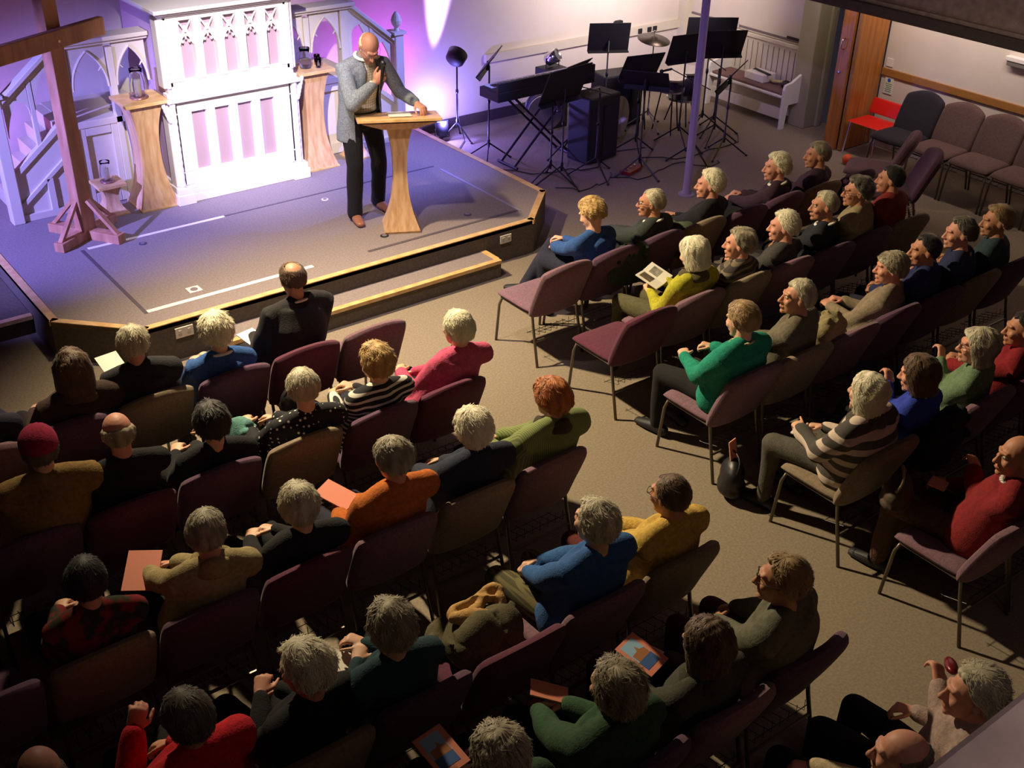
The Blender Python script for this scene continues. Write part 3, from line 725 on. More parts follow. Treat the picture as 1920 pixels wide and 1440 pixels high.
# pew with things on it
pw = empty('pew', (11.45, 9.65, 0), 0, 'white painted pew with a brown cushion against the right wall', 'pew')
MB().box(-.27, .12, -.62, .62, .39, .42).build('seat_board', M_WHITE, pw, bevel=.006)
MB().box(-.25, .10, -.6, .6, .42, .455).build('cushion', mat('pew_cushion', lin(112, 82, 78), .95), pw, bevel=.015)
MB().box(.12, .15, -.62, .62, .35, .95).build('backrest', M_CREAM, pw, bevel=.004)
gr = MB()
for k in range(14): gr.box(.115, .12, -.6+.088*k, -.6+.088*k+.006, .47, .86)
gr.build('board_grooves', M_BAND, pw)
MB().box(.09, .17, -.64, .64, .90, .95).build('top_rail', M_CREAM, pw, bevel=.008)
for s in (-1, 1):
    pl = [(-.27, 0), (-.20, 0), (-.17, .3), (.17, .3), (.17, 0), (.2, 0), (.2, .98), (.16, 1.06), (.10, 1.02), (.10, .85), (.02, .66), (-.14, .58), (-.26, .56), (-.28, .5)]
    y0 = .64*s
    MB().prism_y(pl, min(y0-.02, y0+.02)*1, max(y0-.02, y0+.02)).build('pew_end', M_WHITE, pw, bevel=.006)
MB().box(-.2, -.18, -.62, .62, .1, .24).build('front_rail', M_CREAM, pw, bevel=.004)
for ob in pw.children:
    pass
bx = empty('equipment_box', (11.42, 9.62, .456), 0, 'white box with a dark strap on the pew cushion', 'box')
MB().box(-.12, .12, -.16, .16, 0, .1).build('box_body', M_WHITE, bx, bevel=.01)
MB().tube([(-.05, -.2, .11), (-.02, 0, .115), (.02, .1, .11), (-.02, .18, .06)], .02, .012, n=8, cap='round').build('strap', M_BLACKP, bx, True)
tag(MB().ell((0, 0, .05), (.07, .06, .05)).build('black_pouch', M_BLACKP, None, True), 'small black pouch at the near end of the pew', 'pouch').location = (11.38, 9.16, .456)
tag(MB().tube([(0, -.15, .03), (.03, -.05, .04), (-.02, .05, .035), (.03, .15, .03)], .022, n=8, cap='round').build('rolled_cloth', mat('cloth_roll', lin(190, 176, 120), .9), None, True), 'pale yellow rolled cloth on the pew seat', 'cloth').location = (11.42, 9.32, .456)
tag(MB().box(-.01, .01, -.13, .13, 0, .03).build('board_rubber', M_BLACKP, None, bevel=.004), 'black whiteboard rubber on the rail above the pew', 'rubber').location = (11.735, 9.4, .952)

# ------------------------------------------------------------------ padded chairs
def pillow_panel(fn, nu=18, nv=14, th=.05, pw=6):
    """closed padded panel: fn(u,v)->(centre point, normal)"""
    V = []; F = []
    def idx(s, i, j): return s*(nu+1)*(nv+1)+i*(nv+1)+j
    for s in (1, -1):
        for i in range(nu+1):
            for j in range(nv+1):
                u = -math.cos(PI*i/nu); v = -math.cos(PI*j/nv)
                p, n_ = fn(u, v); e = (max(0, 1-abs(u)**pw)*max(0, 1-abs(v)**pw))**.5
                V.append(np.array(p)+np.array(n_)*s*th*.5*e)
    for i in range(nu):
        for j in range(nv):
            F.append((idx(0, i, j), idx(0, i+1, j), idx(0, i+1, j+1), idx(0, i, j+1)))
            F.append((idx(1, i, j), idx(1, i, j+1), idx(1, i+1, j+1), idx(1, i+1, j)))
    return V, F
def rounded(u, v, k=.10):
    # squash square corners a little
    return u*math.sqrt(1-k*v*v*v*v), v*math.sqrt(1-k*u*u*u*u)
def seat_fn(u, v):
    a, b = rounded(u, v, .10)
    z = .452-.012*max(0, b)**3-.006*(1-a*a)
    return (a*.245, .015+b*.235, z), (0, 0, 1)
def back_fn(u, v):
    a, b = rounded(u, v, .09)
    t = (b+1)/2
    z = .405+.43*t+(.060*(1-u*u) if v > 0 else 0)*max(0, v)**2
    y = -.195-.165*t**1.15-.060*(1-a*a)*(.35+.65*t)
    return (a*.252, y, z), (0, .94, .34)
def make_chair_meshes():
    d = {}
    for k, m in FAB.items():
        V, F = pillow_panel(seat_fn, th=.07, pw=8); s = MB().add(V, F).mesh('seat'); s.materials.append(m)
        V, F = pillow_panel(back_fn, th=.088, pw=14); b = MB().add(V, F).mesh('backrest'); b.materials.append(m)
        for me in (s, b): me.polygons.foreach_set('use_smooth', [True]*len(me.polygons))
        d[k] = (s, b)
    def leg(P, nm):
        me = MB().tube(P, .0115, n=8).mesh(nm); me.materials.append(M_LEG); me.polygons.foreach_set('use_smooth', [True]*len(me.polygons)); return me
    legs = []
    for s in (-1, 1):
        legs.append(leg([(s*.215, .19, .42), (s*.222, .22, .34), (s*.232, .245, 0)], 'leg'))
        legs.append(leg([(s*.225, -.30, .66), (s*.225, -.225, .47), (s*.224, -.215, .42), (s*.226, -.235, .32), (s*.235, -.315, 0)], 'leg'))
    fr = MB()
    for s in (-1, 1): fr.tube([(s*.218, .2, .415), (s*.22, -.22, .415)], .010, n=6)
    fr.tube([(-.218, .19, .412), (.218, .19, .412)], .010, n=6); fr.tube([(-.22, -.21, .412), (.22, -.21, .412)], .010, n=6)
    fr = fr.mesh('seat_frame'); fr.materials.append(M_LEG)
    stx = MB().tube([(-.228, -.262, .21), (.228, -.262, .21)], .010, n=6).mesh('stretcher'); stx.materials.append(M_LEG)
    rk = MB()
    for y in (-.26, -.12): rk.tube([(-.2, y, .27-(.05 if y > -.2 else -.02)), (.2, y, .27-(.05 if y > -.2 else -.02))], .003, n=4)
    for k in range(7):
        x = -.18+.06*k; rk.tube([(x, -.255, .33), (x, -.26, .26), (x, -.12, .22), (x, -.10, .22)], .0025, n=4)
    rk = rk.mesh('book_rack'); rk.materials.append(M_BLACK)
    return d, legs, fr, stx, rk
CH, LEGS, FRM, STX, RCK = make_chair_meshes()
def chair(x, y, rz, fab, label, group):
    o = empty('padded_chair', (x, y, 0), rz, label, 'chair', group)
    s, b = CH[fab]
    for nm, me in [('seat', s), ('backrest', b)]+[('leg', l) for l in LEGS]+[('seat_frame', FRM), ('stretcher', STX), ('book_rack', RCK)]:
        c = bpy.data.objects.new(nm, me); c.parent = o; COL.objects.link(c)
    return o
ROWY = [6.43, 5.48, 4.47, 3.40, 2.55, 1.65]
LX = [3.53-.527*i for i in range(8)]
RX = [5.255+.505*i for i in range(8)]
LF = ['mauve burgundy purple taupe purple mauve', 'burgundy purple taupe purple burgundy purple mauve', 'mauve taupe mauve burgundy purple taupe purple',
      'taupe mauve burgundy purple taupe purple mauve', 'purple mauve purple purple mauve taupe', 'purple mauve taupe']
RF = ['mauve purple purple taupe purple purple taupe purple', 'burgundy mauve taupe mauve purple purple taupe', 'mauve taupe mauve purple purple taupe purple',
      'taupe black mauve burgundy purple purple', 'mauve purple purple']
ORD = ['next to the aisle', 'second from the aisle', 'third from the aisle', 'fourth from the aisle', 'fifth from the aisle', 'sixth from the aisle', 'seventh from the aisle', 'eighth from the aisle']
RN = ['front row', 'second row', 'third row', 'fourth row', 'fifth row', 'last row']
rnd = random.Random(4)
for r, s in enumerate(LF):
    for c, f in enumerate(s.split()):
        chair(LX[c], ROWY[r]+rnd.uniform(-.012, .012), rnd.uniform(-.02, .02), f, f'{f} padded chair, {ORD[c]} in the {RN[r]} of the left block', 'chairs of the left block')
for r, s in enumerate(RF):
    for c, f in enumerate(s.split()):
        chair(RX[c], ROWY[r]+rnd.uniform(-.012, .012), rnd.uniform(-.02, .02), f, f'{f} padded chair, {ORD[c]} in the {RN[r]} of the right block', 'chairs of the right block')
WC = ['black', 'brown', 'brown', 'brown', 'brown', 'brown']  # brown here is taupe with the shade put into the fabric colour
for i, f in enumerate(WC):
    chair(11.06, 7.19-.505*i, PI/2, f, f'{f} padded chair against the right wall, {["closest to the oak door", "second from the oak door", "third from the oak door", "fourth from the oak door", "fifth from the oak door", "sixth from the oak door"][i]}', 'chairs along the right wall')
chair(9.95, 6.75, .5, 'mauve', 'mauve padded chair standing askew before the wall chairs, behind the front row', 'loose chairs by the wall')
chair(9.6, 6.25, .75, 'purple', 'purple padded chair turned diagonally beside the end of the front row', 'loose chairs by the wall')
# red plastic chair by the door
rc = empty('plastic_chair', (11.35, 7.78, 0), PI/2, 'bright red plastic chair in the corner by the oak door', 'chair')
RED = mat('red_plastic', lin(214, 32, 22), .4)
V, F = pillow_panel(lambda u, v: ((u*.22, -.2-.06*(v+1)/2, .44+.17*(v+1)/2+.0), (0, .94, .2)), th=.02); MB().add(V, F).build('backrest', RED, rc, True)
V, F = pillow_panel(lambda u, v: ((u*.22, .0+v*.2, .40), (0, 0, 1)), th=.02); MB().add(V, F).build('seat', RED, rc, True)
for sx in (-1, 1):
    for sy in (-1, 1): MB().tube([(sx*.18, sy*.17, .40), (sx*.21, sy*.2, 0)], .01, n=6).build('leg', M_CHROME, rc)
ob = tag(MB().ell((0, 0, .06), (.06, .06, .06)).build('orange_ball', mat('orange_plastic', lin(236, 92, 30), .5), None, True), 'small orange ball on the floor beside the oak door', 'ball'); ob.location = (10.9, 7.72, 0)

# ------------------------------------------------------------------ people
SKIN = {k: mat('skin_'+k, lin(*c), .55, noise=(18, .06)) for k, c in dict(pale=(214, 166, 138), pink=(206, 146, 122), tan=(186, 130, 100)).items()}
LIPS = mat('lips', lin(176, 96, 88), .5); EYEW = mat('eye_white', lin(190, 182, 172), .4); EYEI = mat('iris', lin(50, 40, 34), .2)
def hair_mat(name, c1, c2):
    return two_tone('hair_'+name, lin(*c1), lin(*c2), f_noise(26, .3, .7, (1, 1, .35)), .6, .2)
HAIR = {'white': hair_mat('white', (206, 198, 168), (240, 233, 206)), 'silver': hair_mat('silver', (158, 148, 124), (214, 205, 176)), 'grey': hair_mat('grey', (116, 106, 86), (178, 167, 140)),
        'darkgrey': hair_mat('darkgrey', (70, 64, 54), (112, 102, 86)), 'brown': hair_mat('brown', (66, 46, 30), (110, 80, 52)), 'black': hair_mat('black', (22, 20, 20), (36, 32, 30)),
        'ginger': hair_mat('ginger', (140, 72, 26), (196, 116, 50)), 'blonde': hair_mat('blonde', (150, 114, 60), (206, 172, 110)), 'sandy': hair_mat('sandy', (126, 98, 62), (172, 144, 100))}
def rotm(yaw=0, pitch=0, roll=0):
    return (Matrix.Rotation(yaw, 3, 'Z')@Matrix.Rotation(pitch, 3, 'X')@Matrix.Rotation(roll, 3, 'Y'))
def npm(M): return np.array(M)
def head_into(b, c, R, neck_base, ear=1, nose=1.0, fat=1.0):
    c = np.array(c); R = npm(R)
    T = lambda x, y, z: c+R@np.array((x, y, z))
    b.ell(T(0, -.012, .022), (.076*fat, .094, .088), R, 18, 12)
    b.ell(T(0, .035, -.03), (.063*fat, .058, .098), R, 16, 12)
    b.ell(T(0, .04, -.088), (.050*fat, .048, .036), R)
    b.ell(T(0, .082, -.108), (.022, .018, .018), R)
    b.loft([T(0, .088, .018), T(0, .104, -.012), T(0, .116, -.034)], [.009, .010*nose, .014*nose], None, R[:, 0], 8)
    b.ell(T(0, .064, -.060), (.036, .031, .046), R)
    for s in (-1, 1):
        b.ell(T(s*.012, .104, -.038), (.010, .011, .009), R, 8, 6)
        b.ell(T(s*.040, .066, -.030), (.022, .024, .024), R)
        b.loft([T(s*.012, .090, .026), T(s*.040, .078, .028)], [.011, .010], None, (0, 0, 1), 8)
        if ear:
            b.ell(T(s*.079*fat, -.008, -.008), (.009, .019, .032), R@npm(Matrix.Rotation(s*.35, 3, 'Z')), 10, 8)
    b.loft([T(-.020, .092, -.066), T(0, .101, -.064), T(.020, .092, -.066)], .0065, None, (0, 0, 1), 8)
    b.loft([T(-.017, .090, -.077), T(0, .098, -.079), T(.017, .090, -.077)], .0075, None, (0, 0, 1), 8)
    b.loft([T(0, -.022, -.045), (T(0, -.022, -.045)+np.array(neck_base))/2, neck_base], [.054*fat, .052*fat, .062*fat], None, (1, 0, 0), 14)
def face_parts(c, R, parent, skin):
    c = np.array(c); R = npm(R); T = lambda x, y, z: c+R@np.array((x, y, z))
    for s in (-1, 1):
        mb = MB(); mb.ell(T(s*.030, .0765, .006), (.0125, .0125, .0115), R, 12, 8); mb.cur = 1
        mb.ell(T(s*.0305, .0862, .005), (.0052, .0045, .0052), R, 10, 6); mb.build('eye', [EYEW, EYEI], parent, True)
    mb = MB(); mb.ell(T(0, .103, -.0715), (.019, .005, .006), R, 10, 6); mb.build('lips', LIPS, parent, True)
def hand_into(b, w, f, nrm, side, curl=.9, point=False, scale=1.0):
    """w wrist, f forearm direction, nrm palm facing, side thumb side vector"""
    w, f, nrm, side = (np.array(q, float) for q in (w, f, nrm, side))
    f /= np.linalg.norm(f); side = side-f*np.dot(side, f); side /= np.linalg.norm(side); nrm = nrm-f*np.dot(nrm, f)-side*np.dot(nrm, side)
    if np.linalg.norm(nrm) < 1e-3: nrm = np.cross(f, side)
    nrm /= np.linalg.norm(nrm); sc = scale
    b.loft([w-f*.01, w+f*.03*sc, w+f*.085*sc], [.026*sc, .036*sc, .040*sc], [.019*sc, .016*sc, .013*sc], side, 12)
    for k, (off, L) in enumerate(((.031, .068), (.0105, .077), (-.0105, .071), (-.031, .055))):
        p = w+f*(.085 if k in (1, 2) else .080)*sc+side*off*sc; cu = curl*(1+.12*k)
        if point and k == 0: cu = .05
        a = cu*.45; P = [p-f*.012]; 
        for seg in (.42, .32, .26):
            d = f*math.cos(a)+nrm*math.sin(a)+side*off*.8; d /= np.linalg.norm(d)
            P.append(P[-1]+d*L*seg*sc*1.15); a += cu*.75
        b.loft(P, [.0095*sc, .009*sc, .0082*sc, .007*sc], None, side, 8)
    p = w+f*.022*sc+side*.026*sc
    d1 = f*.62+side*.68+nrm*.25; d1 /= np.linalg.norm(d1); d2 = f*.88+side*.15+nrm*.42; d2 /= np.linalg.norm(d2)
    b.loft([p, p+d1*.040*sc, p+d1*.040*sc+d2*.034*sc, p+d1*.04*sc+d2*.055*sc], [.0125*sc, .011*sc, .0095*sc, .008*sc], None, nrm, 8)
def ik(a, b, l1, l2, hint):
    a, b, hint = (np.array(q, float) for q in (a, b, hint)); d = b-a; L = np.linalg.norm(d); u = d/L
    L = min(L, (l1+l2)*.995); x = (l1*l1-l2*l2+L*L)/(2*L); h = math.sqrt(max(l1*l1-x*x, 0))
    v = hint-u*np.dot(hint, u); v /= np.linalg.norm(v)
    return a+u*x+v*h, a+u*L
def hair(c, R, style, m, parent, seed=0, vol=1.0):
    rs = np.random.RandomState(seed); nu, nv = 96, 56
    az = np.linspace(-PI, PI, nu, endpoint=False); el_ = np.linspace(-PI/2+.02, PI/2-.02, nv)
    AZ, EL = np.meshgrid(az, el_); se = np.sin(EL); ce = np.cos(EL)
    dx, dy, dz = np.sin(AZ)*ce, np.cos(AZ)*ce, se
    e = 1/np.sqrt((dx/.0785)**2+(dy/.0975)**2+(dz/.097)**2); a = np.abs(AZ)
    sm = lambda lo, hi, x: (lambda t: t*t*(3-2*t))(np.clip((x-lo)/(hi-lo), 0, 1))
    side_low = {'bob': -.95, 'long': -.99}.get(style, None)
    rc_ = rs.uniform(-.04, .10); zm = np.interp(a, [0, .35, .6, .9, 1.2, 1.45, 1.62, 1.85, 2.2, PI], [.62+rc_, .66+rc_, .72+rc_*.5, .58, .36, .02, -.02, -.46, -.62, -.68])+.05*np.sin(AZ*9+seed)*ce
    if side_low is not None: zm = np.interp(a, [0, .5, .8, 1.05, 1.3, PI], [.50, .44, .25, -.6, side_low, side_low])
    if style == 'fringe_cut': zm = np.interp(a, [0, .5, .85, 1.15, 1.5, 2.0, PI], [.30, .30, .2, -.1, -.35, -.66, -.74])
    mk = sm(zm-.09, zm+.09, se)
    t = {'short': .012, 'bald': .006, 'crown': .010, 'thin': .010, 'fluffy': .026, 'bob': .024, 'long': .022, 'fringe_cut': .020, 'wavy': .024}[style]*vol
    T = np.full_like(e, t)
    if style == 'bald': mk = mk*(1-sm(.02, .50, se+.22*np.cos(AZ)))
    if style == 'crown': 
        dd = dy*(-.42)+dz*.9; mk = mk*(1-sm(.80, .90, dd))
    if style == 'thin': 
        dd = dy*(.35)+dz*.93; T = T*(1-.75*sm(.75, .95, dd))
    T = T*(1+.35*np.clip(-dy, 0, 1))
    # locks and tousle
    fr = {'fluffy': 1.1, 'wavy': 1.2, 'bob': 1.2, 'long': 1.3, 'fringe_cut': 1.1}.get(style, .5)*min(vol, 1.2)
    lock = np.zeros_like(e)
    for i in range(7):
        k = rs.uniform(9, 30); q = rs.uniform(1.5, 5); lock += np.sin(AZ*round(k)+rs.uniform(0, 6)+2.0*np.sin(EL*q+rs.uniform(0, 6)))*ce**.7/(1+.25*i)
    n3 = np.zeros_like(e)
    for i in range(5):
        k = rs.normal(size=3)*rs.uniform(3, 8); n3 += np.sin(k[0]*dx+k[1]*dy+k[2]*dz+rs.uniform(0, 6))
    T = T+fr*(.0013*lock+.0018*n3)
    dp = .010 if style == 'bald' else .026
    r = (e-dp)*(1-mk)+(e+T)*mk
    if style in ('bob', 'long'):
        zl = .135 if style == 'bob' else .19; zl = zl+.006*np.sin(AZ*3+seed)
        rc = np.minimum((.094+.012*(style == 'long')+T*.3)/np.maximum(ce, .2), zl/np.maximum(-se, .05))
        low = (se < 0); r = np.where(low & (mk > .5), np.maximum(r, rc), r)
    R3 = npm(R); off = np.array((0, -.010, .014))
    P = np.stack([dx*r, dy*r, dz*r], -1).reshape(-1, 3)+off
    F = [(i*nu+j, i*nu+(j+1) % nu, (i+1)*nu+(j+1) % nu, (i+1)*nu+j) for i in range(nv-1) for j in range(nu)]
    F.append(tuple(range(nu-1, -1, -1))); F.append(tuple((nv-1)*nu+j for j in range(nu)))
    mb = MB().add(P@R3.T+np.array(c), F)
    # loose strands lying over the surface, tips lifting off
    n = 1500 if style != 'bald' else 900; lift = {'fluffy': .017, 'wavy': .013, 'short': .008, 'thin': .010}.get(style, .009)*min(vol, 1.2)
    a0 = rs.uniform(-PI, PI, n); e0 = np.arcsin(rs.uniform(-.75, .99, n)); ln = rs.uniform(.25, .65, n)*(1.6 if style in ('bob', 'long') else 1); wob = rs.normal(size=n)*.22/np.maximum(np.cos(e0), .3)
    K = 5; pts = []; ok = np.ones(n, bool)
    for t in range(K):
        f = t/(K-1); A = a0+wob*f*(1+.6*np.sin(3*f+a0)); E2 = e0-ln*f
        E2 = np.clip(E2, -1.45, 1.5); ja = np.round((A+PI)/(2*PI)*nu).astype(int) % nu; je = np.clip(np.round((E2+PI/2-.02)/(PI-.04)*(nv-1)).astype(int), 0, nv-1)
        ok &= mk[je, ja] > .55
        rr = r[je, ja]+.0012+lift*f*f*rs.uniform(.1, 1, n)
        pts.append(np.stack([np.sin(A)*np.cos(E2)*rr, np.cos(A)*np.cos(E2)*rr, np.sin(E2)*rr], -1)+off)
    pts = np.array(pts)[:, ok]; n = pts.shape[1]
    if n:
        wv = np.cross(pts[1]-pts[0], pts[0]); wv /= np.linalg.norm(wv, axis=1)[:, None]+1e-9
        V = []; 
        for t in range(K):
            ww = (.0018 if t < K-1 else .0003); V.append(pts[t]-wv*ww); V.append(pts[t]+wv*ww)
        V = np.concatenate(V); F = [(2*t*n+i, (2*t+1)*n+i, (2*t+3)*n+i, (2*t+2)*n+i) for t in range(K-1) for i in range(n)]
        mb.add(V@R3.T+np.array(c), F)
    o = link('hair', mb.mesh('hair'), m, parent, True)
    return o
def glasses(c, R, parent, m=None):
    c = np.array(c); R = npm(R); T = lambda x, y, z: tuple(c+R@np.array((x, y, z))); mb = MB()
    for s in (-1, 1):
        P = [T(s*.031+.023*math.cos(a), .106-.004*abs(math.cos(a)), .003+.018*math.sin(a)) for a in np.linspace(0, 2*PI, 17)]
        mb.tube(P, .0018, n=5, side=R[:, 1])
        mb.tube([T(s*.054, .102, .006), T(s*.082, .04, .008), T(s*.084, -.01, .006), T(s*.082, -.03, -.01)], .002, n=5)
    mb.tube([T(-.008, .108, .008), T(.008, .108, .008)], .002, n=5)
    mb.build('glasses', m or M_BLACK, parent, True)
def shoe(P, yaw, parent, m):
    f = np.array((-math.sin(yaw), math.cos(yaw), 0)); P = np.array(P, float)
    pts = [P-f*.07+np.array((0, 0, .045)), P-f*.02+np.array((0, 0, .05)), P+f*.08+np.array((0, 0, .038)), P+f*.17+np.array((0, 0, .026))]
    MB().tube(pts, [.036, .040, .046, .036], [.044, .048, .036, .024], n=14, cap='round', side=(math.cos(yaw), math.sin(yaw), 0)).build('shoe', m, parent, True)

SPEAKER = (5.05, 8.7)
PID = [0]
def sitter(label, x, y, hx, hz, top, bottom='black', hair_='grey', style='short', skin='pale', hy=-.20, yaw=None, pitch=-.05, roll=0, by=None,
           hl=(-.07, .20, .665), hr=(.08, .19, .675), bulk=1.0, face=False, specs=False, scarf=None, collar=None, cross=False, vox=.0065,
           ear=1, curl=.9, topname='jumper', point=False, hvol=1.0, hat=None, knees=.12, fl=None, fr_=None, slouch=0, short_sleeve=False, neckopen=False):
    PID[0] += 1; seed = PID[0]; bulk = bulk*1.06
    o = empty('person', (x, y, 0), 0, label, 'person', 'seated audience')
    H = np.array((hx-x, hy, hz))
    ty = math.atan2(-(SPEAKER[0]-hx), SPEAKER[1]-(y+hy))
    if yaw is None: yaw = ty*.95
    if by is None: by = yaw*.35
    R = rotm(yaw, pitch, roll)
    bw = 1.0+(bulk-1)*.8; q0 = bulk; sd = np.array((math.cos(by), math.sin(by), 0)); fw = np.array((-math.sin(by), math.cos(by), 0))
    nb = H+np.array((0, 0, -.158))-fw*.038
    pel = np.array((0, -.095, .575)); ch = pel*.38+nb*.62-fw*.02; wa = pel*.72+nb*.28-fw*.015
    up = nb-np.array((0, 0, .040))
    b = Blob()
    head_into(b, H, R, nb, ear)
    b.loft([pel, wa, ch, up, nb], [.145, .130, .145, .145, .05], [.11, .095, .10, .085, .05], sd, 16)
    sh = {}
    for s, hw in ((-1, hl), (1, hr)):
        S = up+sd*s*.168*bw-np.array((0, 0, .022)); Wt = np.array(hw, float)
        E_, W = ik(S, Wt, .285, .255, (s*.42, -.42, -.8))
        sh[s] = (S, E_, W)
        b.loft([up+sd*s*.06, S, (S+E_)/2, E_], [.05, .045, .040, .036], None, fw, 10)
        b.loft([E_, (E_+W)/2, W], [.036, .032, .024], None, (0, 0, 1), 10)
        fdir = W-E_; fdir /= np.linalg.norm(fdir)
        inn = -sd*s
        hand_into(b, W, fdir+inn*.25, (0, 0, -1) if not (point and s == -1) else inn, inn+np.array((0, 0, .25)), curl, point and s == -1)
    lg = {}
    for s, ft in ((-1, fl), (1, fr_)):
        hip = pel+np.array((s*.085, .03, -.02))
        if cross and s == 1: kn = np.array((-.02, .40, .62)); an = np.array((-.24, .50, .28))
        else: kn = np.array((s*(knees), .385, .515)); an = np.array((s*(knees-.01), .40, .10)) if ft is None else np.array(ft, float)
        lg[s] = (hip, kn, an)
        b.loft([hip, kn], [.06, .045], None, (1, 0, 0), 10); b.loft([kn, an], [.045, .03], None, (1, 0, 0), 10)
        shoe((an[0], an[1]-.0, an[2]-.10), -s*.12 if not (cross and s == 1) else .5, o, M_BLACKP)
    b.build('body', SKIN[skin], o, vox, 2, seed=seed)
    # clothing
    q = bulk; j = Blob(); t_ = .014+.02*(q-1)
    j.loft([pel+np.array((0, 0, -.03)), wa, ch, up+np.array((0, 0, .0)), nb+np.array((0, 0, -.012))], [.186*q, .172*q, .186*q, .160*q, .060+t_], [.155*q, .142*q, .138*q, .104*q, .060+t_], sd, 20)
    for s in (-1, 1):
        S, E_, W = sh[s]; fd = (W-E_)/np.linalg.norm(W-E_)
        j.loft([up+sd*s*.07, S, S*.5+E_*.5, E_], [.066*q, .071*q, .063*q, .056*q], None, fw, 12)
        j.loft([nb+np.array((0, 0, .004))+sd*s*.03-fw*.012, (nb+S)/2+np.array((0, 0, .020))-fw*.008, S+np.array((0, 0, .012))], [.050*q, .052*q, .058*q], None, fw, 12)
        if short_sleeve: continue
        j.loft([E_, E_*.5+W*.5, W-fd*.012], [.056*q, .050*q, .040*q], None, (0, 0, 1), 12)
    j.build(topname, top, o, .012, 3, fold=.0085*q, fscale=19, seed=seed)
    bt = Blob(); bt.ell(pel+np.array((0, .015, -.02)), (.178, .150, .095), None, 18, 10)
    bm_ = BOT[bottom] if isinstance(bottom, str) else bottom
    for s in (-1, 1):
        hip, kn, an = lg[s]
        bt.loft([hip, hip*.5+kn*.5, kn], [.088, .082, .068], None, (1, 0, 0), 12)
        bt.loft([kn, kn*.5+an*.5, an+np.array((0, 0, -.015))], [.066, .062, .052], None, (1, 0, 0), 12)
    bt.build('trousers', bm_, o, .013, 3, fold=.006, fscale=16, seed=seed+50)
    if hat is None:
        if style != 'none': hair(H, R, style, HAIR[hair_], o, seed, hvol)
    else:
        hair(H, R, 'short', HAIR[hair_], o, seed, 1.0)
        Rn = npm(R); V, F = ell((0, 0, 0), (.097, .118, .100), None, 32, 20)
        V = V[:]; V[:, 2] = np.where(V[:, 2] < -.015, -.015+(V[:, 2]+.015)*.05, V[:, 2])
        ang = np.arctan2(V[:, 1], V[:, 0]); V = V*(1+.018*np.sin(ang*14))[:, None]
        MB().add((V+np.array((0, -.02, .045)))@Rn.T+H, F).build('knitted_hat', hat, o, True)
    if face: face_parts(H, R, o, SKIN[skin])
    if specs: glasses(H, R, o)
    if collar is not None:
        P = [nb+np.array((0, 0, .012))+sd*math.cos(a)*.068+fw*(math.sin(a)*.066+.006)+np.array((0, 0, -.018*math.sin(a))) for a in np.linspace(0, 2*PI, 21)]
        MB().tube(P, .010, .020, n=8, side=(0, 0, 1)).build('collar', collar, o, True)
    if scarf is not None:
        sc = Blob()
        for k, (rr, dz, tt) in enumerate(((.085, .0, .032), (.10, -.03, .034))):
            P = [nb+np.array((0, 0, .01+dz))+sd*math.cos(a)*rr+fw*(math.sin(a)*rr*.95+.01)+np.array((0, 0, .012*math.sin(3*a+k)-.02*math.sin(a))) for a in np.linspace(0, 2*PI, 21)]
            sc.loft(P, tt, tt*.75, (0, 0, 1), 10, cap='flat')
        sc.build('scarf', scarf, o, .011, 2, fold=.006, fscale=34, seed=seed)
    return o
BOT = {'black': cloth('black_trousers', (20, 19, 23)), 'navy': cloth('navy_trousers', (28, 30, 48)), 'grey': cloth('grey_trousers', (78, 74, 66)), 'brown': cloth('brown_trousers', (84, 58, 42)),
       'olive': cloth('olive_trousers', (80, 76, 50)), 'burg': cloth('burgundy_skirt', (88, 34, 32)), 'check': two_tone('check_trousers', lin(70, 66, 44), lin(104, 96, 62), f_check(26, .7), .95)}
C = cloth
# --- left block, front row
sitter('bald-crowned man in a black suit in the front row, reading below the stage', LX[1], ROWY[0], 3.10, 1.20, C('black_suit', (30, 28, 30)), 'black', 'brown', 'crown', 'tan', hy=-.02, yaw=-.1, pitch=-.25, collar=M_PAPER, topname='suit_jacket', hl=(-.10, .26, .69), bulk=1.16, by=.05)
sitter('white-haired woman in a royal blue jumper in the front row', LX[2], ROWY[0], 2.446, 1.085, C('royal_blue', (44, 84, 148)), 'navy', 'white', 'fluffy', yaw=-.2, collar=M_PAPER, hvol=1.1)
sitter('grey-haired man in a dark jacket holding a white booklet in the front row', LX[3], ROWY[0], 1.92, 1.17, C('dark_jacket', (34, 32, 40)), 'black', 'silver', 'thin', 'pink', hy=-.2, yaw=-.5, topname='jacket', hl=(-.04, .20, .76), hr=(.09, .2, .74), bulk=1.08, hvol=1.5)
sitter('woman with long brown hair and dark fur-trimmed coat, left in the front row', LX[4], ROWY[0], 1.531, 1.116, C('fur_coat', (58, 40, 34)), 'black', 'brown', 'long', yaw=-.1, topname='coat', bulk=1.15, scarf=C('fur_collar', (84, 66, 48)))
sitter('person in a dark navy coat cut by the left edge of the picture', .92, ROWY[0], .93, 1.12, C('navy_coat', (36, 34, 52)), 'navy', 'darkgrey', 'short', yaw=-.3, topname='coat', bulk=1.1, hr=(.16, .2, .8))
